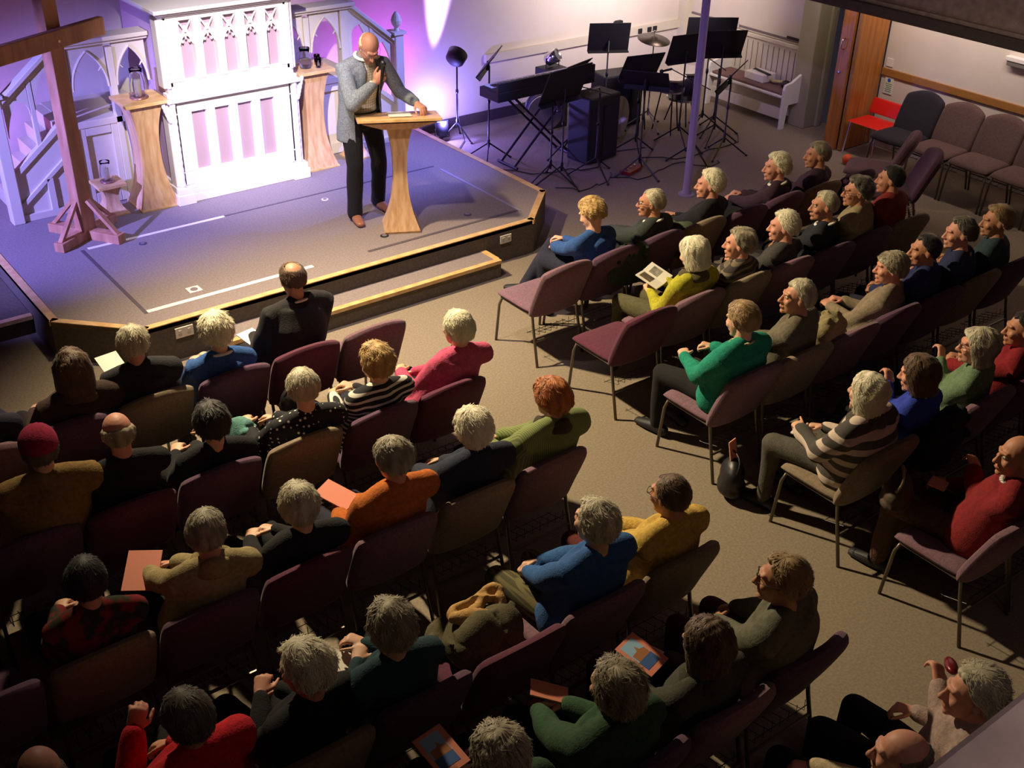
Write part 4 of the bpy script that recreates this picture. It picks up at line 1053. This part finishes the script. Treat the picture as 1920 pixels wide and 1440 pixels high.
# second row
sitter('white-haired woman in a pink jumper, aisle end of the second row', LX[0], ROWY[1], 3.666, 1.143, C('pink_wool', (186, 74, 108)), 'black', 'white', 'short', yaw=.0, hl=(-.06, .18, .70), hr=(.02, .16, .68), hvol=1.7, scarf=None, bulk=1.05)
sitter('sandy-haired woman in a black and white striped top', LX[1], ROWY[1], 3.054, 1.10, two_tone('stripe_top', lin(24, 24, 30), lin(206, 202, 192), f_stripes(2, 26, .62), .9), 'navy', 'blonde', 'fluffy', yaw=.05, hl=(-.04, .20, .68), hr=(.10, .16, .72), topname='striped_top')
sitter('silver-haired woman in a black top with white polka dots', LX[2], ROWY[1], 2.56, 1.09, two_tone('dot_top', lin(20, 22, 30), lin(226, 224, 216), f_dots(30, .23), .9), 'navy', 'silver', 'short', yaw=-.35, pitch=-.2, hl=(-.12, .22, .68), topname='polka_dot_top', hvol=1.5, ear=0)
sitter('dark-haired person in black clothes hidden in shadow between polka dot woman and bald man', LX[3], ROWY[1], 1.98, 1.07, C('black_wool', (18, 18, 24)), 'black', 'black', 'wavy', yaw=-.3, hr=(.18, .22, .72))
sitter('balding man in a black jumper with pink scalp, seen behind the taupe front-row chair', LX[4], ROWY[1], 1.46, 1.20, C('black_wool', (18, 18, 24)), 'black', 'grey', 'bald', 'pink', yaw=-.15, hvol=1.4)
sitter('person in a crimson knitted hat and mustard coat at the left', LX[5]+.08, ROWY[1], 1.06, 1.25, C('mustard_coat', (120, 92, 48)), 'black', 'darkgrey', 'short', hat=C('crimson_hat', (150, 14, 62)), yaw=-.25, topname='coat', bulk=1.18)
# third row
sitter('ginger-haired woman in a green ribbed cardigan with a dark scarf', LX[0], ROWY[2], 3.62, 1.15, two_tone('green_rib', lin(100, 112, 64), lin(128, 138, 86), f_stripes(0, 90, .5), .95), 'black', 'ginger', 'fringe_cut', yaw=.05, hl=(-.10, .22, .70), hr=(.0, .22, .68), scarf=C('dark_scarf', (58, 48, 36)), bulk=1.12, topname='cardigan', hvol=1.2)
sitter('woman with fluffy white hair in a navy coat, third row', LX[1], ROWY[2], 3.06, 1.15, C('navy_coat2', (30, 36, 54)), 'navy', 'white', 'wavy', yaw=-.15, hl=(-.03, .24, .66), hr=(.13, .2, .68), topname='coat', bulk=1.1, hvol=1.15)
sitter('grey-haired man in an orange fleece looking down at a pink leaflet', LX[2], ROWY[2], 2.544, 1.16, C('orange_fleece', (178, 94, 28)), 'navy', 'grey', 'fluffy', 'pink', yaw=.05, pitch=-.2, hl=(-.10, .12, .70), hr=(.02, .15, .69), topname='fleece', bulk=1.1, hvol=.8)
sitter('person with smooth grey hair in dark clothes left of the orange fleece', LX[3], ROWY[2], 1.99, 1.10, C('black_wool', (18, 18, 24)), 'black', 'silver', 'fringe_cut', yaw=-.15)
sitter('grey-haired person with a cream jacket collar holding an orange leaflet', LX[4], ROWY[2], 1.504, 1.15, C('cream_fleece', (150, 134, 94)), 'black', 'grey', 'short', 'pink', yaw=-.5, pitch=-.2, hl=(-.12, .30, .69), hr=(-.02, .30, .67), scarf=C('cream_fleece', (150, 134, 94)), topname='fleece', hvol=1.3)
sitter('person in a red patterned jumper in deep shadow at the left', LX[5], ROWY[2], .923, 1.15, two_tone('red_pattern', lin(120, 16, 22), lin(40, 44, 30), f_noise(12, .45, .55), .95), 'black', 'black', 'short', yaw=-.3, hl=(-.05, .2, .70), topname='patterned_jumper')
# fourth row
sitter('balding man with glasses in a mustard cardigan at the aisle', LX[0], ROWY[3], 3.529, 1.14, C('mustard_cardigan', (190, 156, 72)), 'burg', 'brown', 'thin', 'tan', yaw=.12, pitch=-.12, hl=(-.06, .24, .68), hr=(.0, .2, .69), specs=True, topname='cardigan', bulk=1.08, hvol=1.0)
sitter('blonde-grey woman in a bright blue jacket with clasped hands', LX[1], ROWY[3], 3.02, 1.20, C('bright_blue', (40, 84, 140)), 'check', 'silver', 'wavy', yaw=.1, hl=(-.08, .19, .675), hr=(.00, .20, .69), topname='jacket', bulk=1.06)
sitter('grey-haired person in dark teal with raised clasped hands over a leaflet', LX[3], ROWY[3], 1.859, 1.17, C('dark_teal', (28, 58, 66)), 'black', 'grey', 'fluffy', yaw=-.05, hl=(-.12, .06, .76), hr=(-.03, .13, .77), hvol=1.0)
sitter('white-haired person in black turning left in the lower left', LX[4], ROWY[3], 1.446, 1.16, C('black_wool', (18, 18, 24)), 'black', 'white', 'fluffy', 'pink', yaw=.5, pitch=-.2, hl=(-.06, .1, .80), hvol=1.1)
sitter('dark grey-haired person in a bright red jumper with hands at the face', LX[5], ROWY[3], .935, 1.20, C('bright_red', (206, 26, 44)), 'black', 'darkgrey', 'short', 'pink', yaw=.35, hl=(-.10, .06, .98), hvol=1.5, ear=0, bulk=1.1)
sitter('balding pink-scalped man at the bottom left edge', LX[6]+.03, ROWY[3], .395, 1.26, C('black_wool', (18, 18, 24)), 'black', 'darkgrey', 'bald', 'pink', yaw=-.1)
# fifth row
sitter('brown-grey curly-haired person with glasses in a grey-green jacket at the aisle', LX[0], ROWY[4], 3.385, 1.245, C('grey_green', (92, 92, 76)), 'burg', 'sandy', 'wavy', 'tan', yaw=.62, by=.25, specs=True, topname='jacket', hl=(-.1, .2, .69), bulk=1.1, hvol=.9)
sitter('woman with grey-brown bobbed hair holding a booklet with a picture cover', LX[1], ROWY[4], 2.93, 1.12, C('dark_olive', (58, 58, 48)), 'burg', 'brown', 'bob', yaw=.1, hr=(.02, .09, .74), hl=(-.12, .2, .68), topname='jacket', scarf=C('dark_olive', (58, 58, 48)))
sitter('person with thin grey hair in a dark green jumper, lower centre', LX[2], ROWY[4], 2.389, 1.18, C('dark_green', (44, 74, 50)), 'black', 'grey', 'fluffy', 'pink', yaw=.05, hl=(-.13, .22, .72), hr=(.00, .17, .71), bulk=1.1, hvol=1.2)
sitter('person with curly pale hair at the bottom edge beside a picture-covered booklet', LX[3], ROWY[4], 1.799, 1.20, C('dark_green', (44, 74, 50)), 'black', 'silver', 'wavy', yaw=.0, hvol=1.2)
# last row by the aisle
sitter('grey-haired person in a pale shirt raising a hand to the face, lower right', LX[0]+.05, ROWY[5], 3.50, 1.225, C('pale_lilac', (160, 138, 130)), 'black', 'silver', 'fluffy', 'pink', yaw=.75, by=.5, hl=(.10, .02, .98), hr=(.14, .10, .72), hvol=1.0)
sitter('ruddy balding person in a cream top at the bottom edge right of centre', LX[1]+.05, ROWY[5], 3.06, 1.166, C('cream_top', (176, 158, 128)), 'black', 'darkgrey', 'bald', 'pink', yaw=.6)

# --- right block, front row
sitter('blonde-grey woman in a blue cardigan bending forward with legs crossed', RX[1], ROWY[0], 5.68, 1.10, C('deep_blue', (36, 74, 132)), 'navy', 'blonde', 'wavy', hy=-.12, yaw=.3, pitch=-.5, cross=True, hl=(-.10, .30, .66), hr=(.02, .3, .70), topname='cardigan', hvol=1.1)
sitter('balding man with glasses in a dark jacket, front row of the right block', RX[2], ROWY[0], 6.26, 1.085, C('dark_green_jacket', (44, 50, 46)), 'black', 'silver', 'thin', 'tan', yaw=.75, specs=True, hl=(-.05, .26, .70), hr=(.03, .26, .68), topname='jacket', collar=M_PAPER, bulk=1.08, face=True)
sitter('white-haired person in black in front of the mauve column', RX[3]+.12, ROWY[0], 6.93, 1.095, C('black_wool', (18, 18, 24)), 'black', 'white', 'fluffy', 'pink', yaw=.8)
sitter('white-haired person in a dark plum coat with a white collar', RX[5]-.02, ROWY[0], 7.775, 1.075, C('plum_coat', (52, 30, 46)), 'black', 'white', 'fluffy', 'pink', yaw=.95, collar=M_PAPER, topname='coat')
sitter('grey-haired ruddy man in a dark jacket at the far end of the front row', RX[6]+.02, ROWY[0], 8.33, 1.075, C('plum_coat', (52, 30, 46)), 'black', 'grey', 'short', 'tan', yaw=.9, topname='jacket', hvol=1.3)
# second row
sitter('white-haired woman in a lime jumper holding an open book', RX[1], ROWY[1], 5.787, 1.115, C('lime', (166, 160, 38)), 'olive', 'white', 'bob', yaw=.25, pitch=-.35, hl=(-.07, .12, .70), hr=(.12, .14, .72), scarf=C('khaki_scarf', (74, 68, 40)), hvol=.9)
sitter('grey-haired woman with a striped shawl and crimson top', RX[2], ROWY[1], 6.281, 1.065, two_tone('shawl', lin(56, 50, 46), lin(112, 100, 84), f_stripes(2, 22, .6), .95), 'black', 'grey', 'wavy', 'pink', yaw=.7, topname='shawl')
sitter('fluffy white-haired woman in a grey jumper, second row of the right block', RX[3], ROWY[1], 6.778, 1.085, C('charcoal', (62, 60, 58)), 'black', 'white', 'fluffy', 'pink', yaw=.75)
sitter('man with cropped white hair in a dark navy jacket seen in profile', RX[4], ROWY[1], 7.255, 1.15, C('dark_navy', (28, 30, 38)), 'black', 'silver', 'short', 'tan', yaw=.95, face=True, topname='jacket', collar=M_PAPER)
sitter('grey-haired person with glasses in a pale beige fleece', RX[5]-.03, ROWY[1], 7.66, 1.18, C('beige_fleece', (146, 132, 98)), 'black', 'darkgrey', 'fluffy', 'tan', yaw=.9, specs=True, topname='fleece', bulk=1.12)
sitter('dark-haired person in a rust red jumper towards the right wall', RX[6]-.1, ROWY[1], 8.10, 1.19, C('rust_red', (122, 32, 28)), 'black', 'black', 'short', 'tan', yaw=.6, bulk=1.1)
# third row
sitter('brown-haired woman in an emerald green jacket with raised hands', RX[0], ROWY[2], 5.20, 1.175, C('emerald', (14, 128, 104)), 'black', 'sandy', 'short', yaw=.05, pitch=-.25, hl=(-.13, .18, .75), hr=(.13, .15, .75), scarf=None, collar=two_tone('scarf_print', lin(206, 196, 150), lin(40, 80, 70), f_noise(40, .45, .55), .8), topname='jacket', bulk=1.12, hvol=2.0, curl=1.1, ear=1)
sitter('smiling grey-haired man in a grey jacket turning his lit face to the stage', RX[1], ROWY[2], 5.746, 1.18, C('grey_jacket', (100, 92, 76)), 'grey', 'silver', 'wavy', 'tan', yaw=.95, by=.3, face=True, topname='jacket', bulk=1.1, hvol=.8, pitch=.05)
sitter('grey-haired woman in a pale grey-brown top, third row of the right block', RX[3], ROWY[2], 6.857, 1.08, C('stone_top', (132, 118, 98)), 'black', 'grey', 'fringe_cut', 'pink', yaw=.8, hy=-.15)
sitter('person with dark hair in a blue jumper in shadow at the right', RX[4]-.02, ROWY[2], 7.165, 1.16, C('dark_blue', (30, 38, 84)), 'navy', 'black', 'short', 'tan', yaw=.9)
sitter('curly-haired person in shadow with a dark blue top at the far right', RX[5]-.02, ROWY[2], 7.59, 1.19, C('dark_blue2', (34, 40, 76)), 'navy', 'darkgrey', 'wavy', 'pink', yaw=.9)
sitter('sandy curly-haired person in teal at the right edge, third row', RX[6]-.1, ROWY[2], 8.08, 1.17, C('teal2', (38, 60, 64)), 'navy', 'sandy', 'wavy', 'tan', yaw=.9, hvol=1.1)
# fourth row
sitter('fair-haired woman in a grey and white striped jumper raising one finger', RX[0], ROWY[3], 5.11, 1.19, two_tone('wide_stripes', lin(72, 68, 64), lin(198, 180, 166), f_stripes(2, 9, .55), .95), 'grey', 'white', 'bob', yaw=.1, hl=(-.20, .17, .75), hr=(.02, .15, .70), point=True, curl=1.3, bulk=1.14, scarf=C('grey_roll_neck', (70, 66, 60)), hvol=.8, knees=.16, topname='striped_jumper')
sitter('brown-haired woman in a bright blue top resting her chin on her hand', RX[1]-.06, ROWY[3], 5.609, 1.145, C('cobalt', (36, 56, 158)), 'black', 'brown', 'bob', 'pink', yaw=.4, pitch=-.2, hl=(-.02, .03, .93), hvol=.8)
sitter('woman with wavy grey hair in a pale green jacket, hand at the mouth', RX[2], ROWY[3], 6.224, 1.14, C('sage', (100, 124, 92)), 'black', 'silver', 'bob', 'pink', yaw=.7, hl=(-.02, .03, .92), topname='jacket', specs=True)
sitter('person in red with dark hair at the right edge, fourth row', RX[3]-.02, ROWY[3], 6.746, 1.10, C('red2', (130, 20, 30)), 'black', 'black', 'short', 'tan', yaw=.8)
# fifth row
sitter('balding man in a dark red jumper over a check shirt, at the right edge', RX[0]+.06, ROWY[4], 5.30, 1.15, C('dark_red', (124, 22, 28)), 'brown', 'grey', 'bald', 'tan', yaw=.95, by=.35, face=True, hl=(.07, .05, .87), hr=(.12, .20, .68), collar=two_tone('check_shirt', lin(210, 204, 190), lin(120, 110, 110), f_check(60, .75), .8), bulk=1.06)

# ------------------------------------------------------------------ the standing speaker
def speaker():
    o = empty('person', (5.09, 8.84, ZS), 0, 'bald speaker in a grey tweed jacket reading into a microphone behind the lectern', 'person')
    A = np.array; o.scale = (1.05, 1.05, 1.05)
    fyaw = PI-.12     # faces the audience
    fw = A((-math.sin(fyaw), math.cos(fyaw), 0)); rt = A((math.cos(fyaw), math.sin(fyaw), 0))   # rt = his own right... local +X of his frame
    def L(x, y, z): return rt*x+fw*y+A((0, 0, z))
    # rt points to his right-hand side reversed for a figure facing -Y: +x is screen left
    pel = L(0, -.02, .94); nb = L(.0, .12, 1.47); H = L(0, .245, 1.585); ch = L(0, .04, 1.25); wa = L(0, -.01, 1.08); up = L(0, .10, 1.41)
    R = rotm(fyaw-.05, -.75, 0)
    sk = SKIN['pink']
    b = Blob(); head_into(b, H, R, nb, 1, 1.05)
    b.loft([pel, wa, ch, up, nb], [.14, .13, .15, .15, .05], [.10, .09, .10, .08, .05], rt, 16)
    arms = {}
    # right hand (screen left, rt +) holds the microphone at the chest; left hand rests on the lectern
    for s, tgt, hint in ((1, L(.00, .33, 1.31), rt*.8-fw*.55-A((0, 0, .5))), (-1, L(-.36, .37, 1.10), -rt*.35-fw*.7-A((0, 0, .7)))):
        S = up+rt*s*.178-A((0, 0, .02)); E_, W = ik(S, tgt, .30, .265, hint); arms[s] = (S, E_, W)
        b.loft([up+rt*s*.06, S, (S+E_)/2, E_], [.05, .046, .042, .036], None, fw, 10)
        b.loft([E_, (E_+W)/2, W], [.036, .032, .026], None, (0, 0, 1), 10)
    S, E_, W = arms[1]; f1 = (W-E_)/np.linalg.norm(W-E_)
    hand_into(b, W, f1, fw*-.6+A((0, 0, 0))-rt*.2, A((0, 0, 1.)), 1.5, scale=1.05)
    S2, E2, W2 = arms[-1]; f2 = (W2-E2)/np.linalg.norm(W2-E2)
    hand_into(b, W2, f2+A((0, 0, -.1)), (0, 0, -1), rt, .8, scale=1.05)
    legs = {}
    for s, kn, an in ((1, L(.10, .06, .52), L(.115, .03, .10)), (-1, L(-.15, .02, .52), L(-.20, -.16, .10))):
        hip = pel+rt*s*.09-A((0, 0, .04)); legs[s] = (hip, kn, an)
        b.loft([hip, kn, an], [.07, .05, .035], None, rt, 12)
    b.build('body', sk, o, .006, 2)
    sh = Blob(); sh.loft([pel+A((0, 0, .02)), wa, ch, up, nb+A((0, 0, .0))], [.155, .148, .162, .145, .066], [.118, .108, .116, .094, .064], rt, 20)
    sh.build('checked_shirt', two_tone('shirt_check', lin(246, 240, 214), lin(186, 176, 146), f_check(42, .84), .8), o, .010, 3, fold=.003)
    jk = Blob()
    jk.loft([L(0, -.03, .72), L(0, -.03, .85), pel, wa, ch, up, nb-A((0, 0, .012))], [.215, .212, .200, .186, .194, .172, .076], [.155, .152, .150, .140, .142, .115, .076], rt, 22)
    for s in (-1, 1):
        S, E_, W = arms[s]; fd = (W-E_)/np.linalg.norm(W-E_)
        jk.loft([up+rt*s*.08, S, S*.5+E_*.5, E_], [.074, .076, .068, .060], None, fw, 12)
        jk.loft([E_, E_*.5+W*.5, W-fd*.03], [.060, .053, .043], None, (0, 0, 1), 12)
    fN, rN = fw, rt
    def cut(c):
        c = np.array(c); x = c@rN; y = c@fN; z = c[2]
        if z < .735 and abs(x) < .3: return True
        op = .07+max(0, (1.40-z))*.16 if z < 1.40 else .07
        if z < 1.0: op = .134
        mid = -.03
        return abs(x-mid) < op and y > .055 and z < 1.52 and not (abs(x-mid) < 0)
    TW = two_tone('tweed', lin(104, 114, 124), lin(142, 148, 154), f_noise(90, .35, .65), .95)
    # cut only the torso front: sleeves lie outside the opening band
    jk.build('tweed_jacket', TW, o, .012, 3, fold=.006, fscale=18, cut=lambda c: cut(c) and not (np.array(c)@fN > .20 and 1.05 < c[2] < 1.32 and np.array(c)@rN > -.02), solid=.008)
    lap = MB()
    for s in (-1, 1):
        P = [L(s*.062-.02, .165, 1.46), L(s*.085-.03, .215, 1.38), L(s*.09-.03, .215, 1.28), L(s*.085-.03, .175, 1.18)]
        lap.tube(P, [.012, .034, .028, .008], [.006, .006, .006, .005], n=8, cap='round', side=tuple(rt))
    lap.build('lapels', TW, o, True)
    tr = Blob(); tr.ell(pel-A((0, 0, .03)), (.165, .128, .11), None, 18, 10)
    for s in (-1, 1):
        hip, kn, an = legs[s]; tr.loft([hip, hip*.5+kn*.5, kn, kn*.5+an*.5, an-A((0, 0, .03))], [.094, .086, .074, .070, .068], [.098, .090, .076, .072, .072], rt, 14)
    tr.build('trousers', BOT['black'], o, .012, 3, fold=.006, fscale=17)
    MB().tube([pel+A((0, 0, .045))+rt*math.cos(a)*.158+fw*math.sin(a)*.122 for a in np.linspace(0, 2*PI, 25)], .006, .018, n=6, side=(0, 0, 1)).build('belt', M_BLACKP, o, True)
    SHM = mat('brown_leather', lin(150, 96, 66), .4)
    for s in (-1, 1):
        hip, kn, an = legs[s]; shoe((an[0], an[1], 0), fyaw-s*.12, o, SHM)
    P = [nb+A((0, 0, .016))+rt*math.cos(a)*.070+fw*(math.sin(a)*.070+.004)+A((0, 0, -.02*math.sin(a))) for a in np.linspace(-1.2, PI+1.2, 21)]
    MB().tube(P, .010, .022, n=8, side=(0, 0, 1)).build('collar', M_PAPER, o, True)
    W = arms[1][2]; MB().tube([W-f1*.045, W-f1*.012], [.040, .036], n=14).build('cuff', M_PAPER, o, True)
    hair(H, R, 'bald', HAIR['white'], o, 3, .8)
    face_parts(H, R, o, sk); glasses(H, R, o, M_CHROME)
    # hand-held microphone, a thing of its own
    gp = W+f1*.06+fw*.03
    mc = empty('handheld_microphone', tuple(A((5.09, 8.84, ZS))+gp*1.05), 0, 'black hand-held microphone gripped by the speaker at his chest', 'microphone')
    ax_ = A((-rt*.10+fw*.10+A((0, 0, .98)))); ax_ /= np.linalg.norm(ax_)
    MB().tube([-ax_*.09, ax_*.03, ax_*.11], [.010, .013, .018], n=14, cap='round').build('handle', M_BLACKP, mc, True)
    MB().ell(tuple(ax_*.135), (.026, .026, .028)).build('microphone_grille', mat('grille', lin(70, 70, 76), .4, .7), mc, True)
speaker()

# ------------------------------------------------------------------ things held, worn down or laid by
PINK = mat('cover_pink', lin(226, 140, 116), .6); SKY = mat('picture_sky', lin(150, 190, 220), .6); BLD = mat('picture_building', lin(170, 110, 70), .7); BLUE = mat('picture_blue', lin(60, 100, 160), .6)
def booklet(x, y, z, rz, tilt, label, kind='pink', w_=.15, h_=.21):
    o = empty('booklet', (x, y, z), 0, label, 'booklet'); o.rotation_euler = (tilt, 0, rz)
    cov = PINK if kind in ('pink', 'cover') else M_PAPER
    MB().box(-w_/2, w_/2, -h_/2, h_/2, -.003, .003).build('cover', cov, o)
    MB().box(-w_/2+.003, w_/2-.001, -h_/2+.003, h_/2-.003, -.0075, -.003).build('pages', M_PAPER, o)
    if kind == 'cover':
        MB().box(-w_*.36, w_*.30, -h_*.36, h_*.42, .003, .0036).build('cover_picture', SKY, o)
        MB().prism([(-w_*.30, -h_*.1), (w_*.28, -h_*.1), (w_*.28, h_*.08), (w_*.1, h_*.12), (w_*.04, h_*.24), (-w_*.04, h_*.12), (-w_*.3, h_*.1)], .0036, .0042).build('picture_building', BLD, o)
        MB().box(-w_*.36, w_*.30, -h_*.36, -h_*.10, .0036, .0040).build('picture_foreground', BLUE, o)
    return o
booklet(2.40, 4.64, .76, .5, .25, 'pink leaflet held by the man in the orange fleece')
booklet(1.27, 4.62, .79, -.6, .35, 'orange leaflet held up by the person with the cream collar', 'pink', .17, .23)
booklet(2.90, 2.69, .80, .25, .2, 'pink-bordered booklet with a building picture held by the bob-haired woman', 'cover')
booklet(1.83, 2.77, .80, .1, .25, 'pink-bordered booklet with a building picture at the bottom edge', 'cover')
booklet(1.78, 3.55, .715, .6, .15, 'white leaflet under the clasped hands of the person in dark teal', 'white')
booklet(1.90, 6.69, .79, .1, .4, 'white spiral booklet held by the grey-haired man in the front row', 'white')
booklet(2.88, 6.66, .70, .2, .15, 'white paper on the knee of the man in the black suit', 'white', .14, .2)
booklet(2.44, 2.80, .75, .9, .3, 'folded pinkish leaflet in the hands of the person in dark green', 'pink', .1, .18)
booklet(5.14, 3.60, .675, .3, .05, 'white paper on the knee of the woman in the striped jumper', 'white', .10, .14)
booklet(5.34, 2.76, .70, .3, .1, 'pink folded leaflet in the hand of the man in the dark red jumper', 'pink', .1, .1)
ok = empty('open_book', (5.78, 5.66, .765), 0, 'open white book with a photograph, held by the woman in lime', 'book'); ok.rotation_euler = (.35, 0, .35)
for s in (-1, 1):
    MB().box(min(0, s*.14), max(0, s*.14), -.1, .1, -.006, .006, R=Matrix.Rotation(-s*.15, 3, 'Y')).build('page_block', M_PAPER, ok, bevel=.002)
MB().box(-.12, -.015, -.02, .08, .0, .001, R=Matrix.Rotation(.15, 3, 'Y'), c=(0, 0, .0066)).build('photograph', mat('book_photo', lin(96, 84, 66), .6, noise=(30, .6)), ok)
MB().box(.02, .115, -.02, .06, .0, .001, R=Matrix.Rotation(-.15, 3, 'Y'), c=(0, 0, .0066)).build('photograph', mat('book_photo2', lin(140, 136, 128), .6, noise=(30, .5)), ok)

def heap(name, label, cat, loc, parts, m, fold=.026, fs=21, vox=.012, seed=0, parent=None):
    b = Blob()
    rs = np.random.RandomState(seed+31)
    for c, r in parts:
        b.ell(c, r, None, 16, 10)
        for k in range(7):
            d = rs.normal(size=3); d[2] = abs(d[2])*.7; d /= np.linalg.norm(d); p = np.array(c)+d*np.array(r)*.82; q = rs.normal(size=3); q /= np.linalg.norm(q)
            ln = max(r)*rs.uniform(.5, .9); b.loft([p-q*ln*.5, p+d*.015, p+q*ln*.5], [.018, .030, .016], [.012, .018, .012], tuple(d), 8)
    o = b.build(name, m, parent, vox, 3, fold=fold, fscale=fs, seed=seed); o.location = loc
    return tag(o, label, cat)
cx_ = LX[2]; cy_ = ROWY[3]
ct = heap('folded_coat', 'olive green coat heaped on the empty chair in the fourth row', 'coat', (cx_, cy_, .48), [((0, -.02, .10), (.2, .2, .12)), ((-.08, -.12, .22), (.13, .1, .14)), ((.06, -.06, .18), (.14, .12, .12)), ((0, .16, .05), (.17, .1, .07))], C('olive_coat', (82, 76, 52)), seed=3)
sc = Blob(); 
P = [((.13+.02*math.sin(3*a))*math.cos(a), (.085+.015*math.cos(2*a))*math.sin(a), .018*math.sin(2*a)) for a in np.linspace(.3, 6.4, 22)]
sc.loft(P, .040, .030, (0, 0, 1), 10); sc.loft([(-.1, .04, .01), (0, .05, .035), (.09, .0, .01), (.10, -.08, -.06)], .035, .02, (0, 0, 1), 10); sc.loft([(-.12, -.02, .0), (-.03, -.02, .02), (.06, .03, .02)], .03, .022, (0, 0, 1), 10)
so = sc.build('folded_scarf', C('tan_scarf', (176, 138, 84)), None, .010, 1, fold=.018, fscale=30, seed=5); so.location = (cx_+.04, cy_+.05, .73); tag(so, 'tan scarf coiled on top of the olive coat', 'scarf')
heap('folded_coat', 'beige-olive coat piled on the chair right of the smiling man', 'coat', (RX[2]+.02, ROWY[2], .48), [((0, 0, .12), (.2, .2, .14)), ((.02, -.12, .26), (.15, .09, .12)), ((-.1, .05, .2), (.1, .12, .12))], C('beige_coat', (136, 124, 88)), seed=8)
heap('folded_coat', 'black coat hung over the chair back beside the striped jumper', 'coat', (RX[0]+.43, ROWY[3]-.40, .60), [((0, 0, .12), (.2, .06, .17)), ((.1, .02, .2), (.12, .07, .1))], C('black_coat', (24, 26, 24)), seed=9)
heap('folded_jacket', 'dark green jacket over the chair behind the blue cardigan woman', 'jacket', (RX[1]+.12, ROWY[0]-.40, .56), [((0, 0, .12), (.22, .05, .17)), ((.1, .02, .24), (.13, .06, .08))], C('bottle_green', (38, 54, 36)), seed=10)
heap('shoulder_bag', 'grey-green quilted bag between the balding man and the white-haired person in black', 'bag', (6.62, 6.22, .48), [((0, 0, .17), (.12, .13, .17)), ((.02, -.04, .28), (.10, .10, .09))], C('quilt_green', (70, 80, 60)), seed=11)
heap('cloth_bag', 'pale teal cloth bag on the lap beside the polka dot woman', 'bag', (2.27, 5.70, .60), [((0, 0, .06), (.09, .09, .10)), ((.06, .03, .0), (.08, .08, .06)), ((-.06, -.04, -.01), (.07, .08, .06))], C('pale_teal', (90, 138, 130)), seed=12)
def handbag(name, loc, rz, label, m, size=(.15, .07, .13), strap=.3, sm=None):
    o = empty(name, loc, rz, label, 'bag'); a, b_, h = size
    bl = Blob(); bl.ell((0, 0, h), (a, b_, h), None, 16, 10).ell((0, 0, h*.55), (a*1.05, b_*1.2, h*.55), None, 16, 10)
    bl.build('bag_body', m, o, .011, 2, fold=.008, fscale=24, seed=int(loc[0]*10))
    P = [(a*.8*math.cos(t), .02*math.sin(t*2), h*1.7+strap*.5*math.sin(t)) for t in np.linspace(0, PI, 13)]
    MB().tube(P, .008, n=6, side=(0, 1, 0)).build('strap', sm or m, o, True); return o
BLB = mat('black_leather', lin(24, 22, 26), .45)
hb = handbag('handbag', (5.03, 4.02, 0), .9, 'black handbag on the floor between the green jacket woman and the striped jumper woman', BLB, (.14, .08, .14), .2)
P = [(-.05+.10*math.cos(t), -.20+.075*math.sin(t), .012) for t in np.linspace(0, 2*PI, 20)]
MB().tube(P, .008, n=6, side=(0, 0, 1)).build('handle_loop', BLB, hb, True)
booklet(5.04, 4.05, .33, .2, 1.35, 'reddish leaflet sticking out of the black handbag on the floor', 'pink', .08, .16)
handbag('handbag', (5.10, 2.86, .60), .4, 'brown bag with pale curved handles on the lap of the man in dark red', mat('brown_bag', lin(70, 54, 40), .7), (.15, .08, .09), .16, mat('pale_handle', lin(150, 134, 92), .6))
handbag('handbag', (3.30, 6.0, 0), .2, 'black handbag on the floor in front of the woman in pink', BLB, (.13, .08, .11), .15)
handbag('handbag', (2.75, 5.80, .585), .3, 'dark round bag on the lap between the polka dot and striped women', BLB, (.11, .09, .09), .14)
handbag('handbag', (3.25, 4.90, 0), .1, 'grey handbag on the floor in front of the white-haired navy coat woman', mat('grey_leather', lin(60, 60, 62), .5), (.15, .09, .12), .1)
handbag('handbag', (2.95, 2.2, .0), .1, 'black bag under the chair in the fifth row', BLB, (.13, .1, .1), .1)

tag(MB().ell((0, 0, 0), (.075, .03, .022), npm(rotm(.6, .2, .3))).build('spectacle_case', mat('case_red', lin(110, 20, 30), .3), None, True), 'dark red spectacle case held up by the grey-haired person at lower right', 'case').location = (3.72, 1.66, 1.075)
run_jobs()
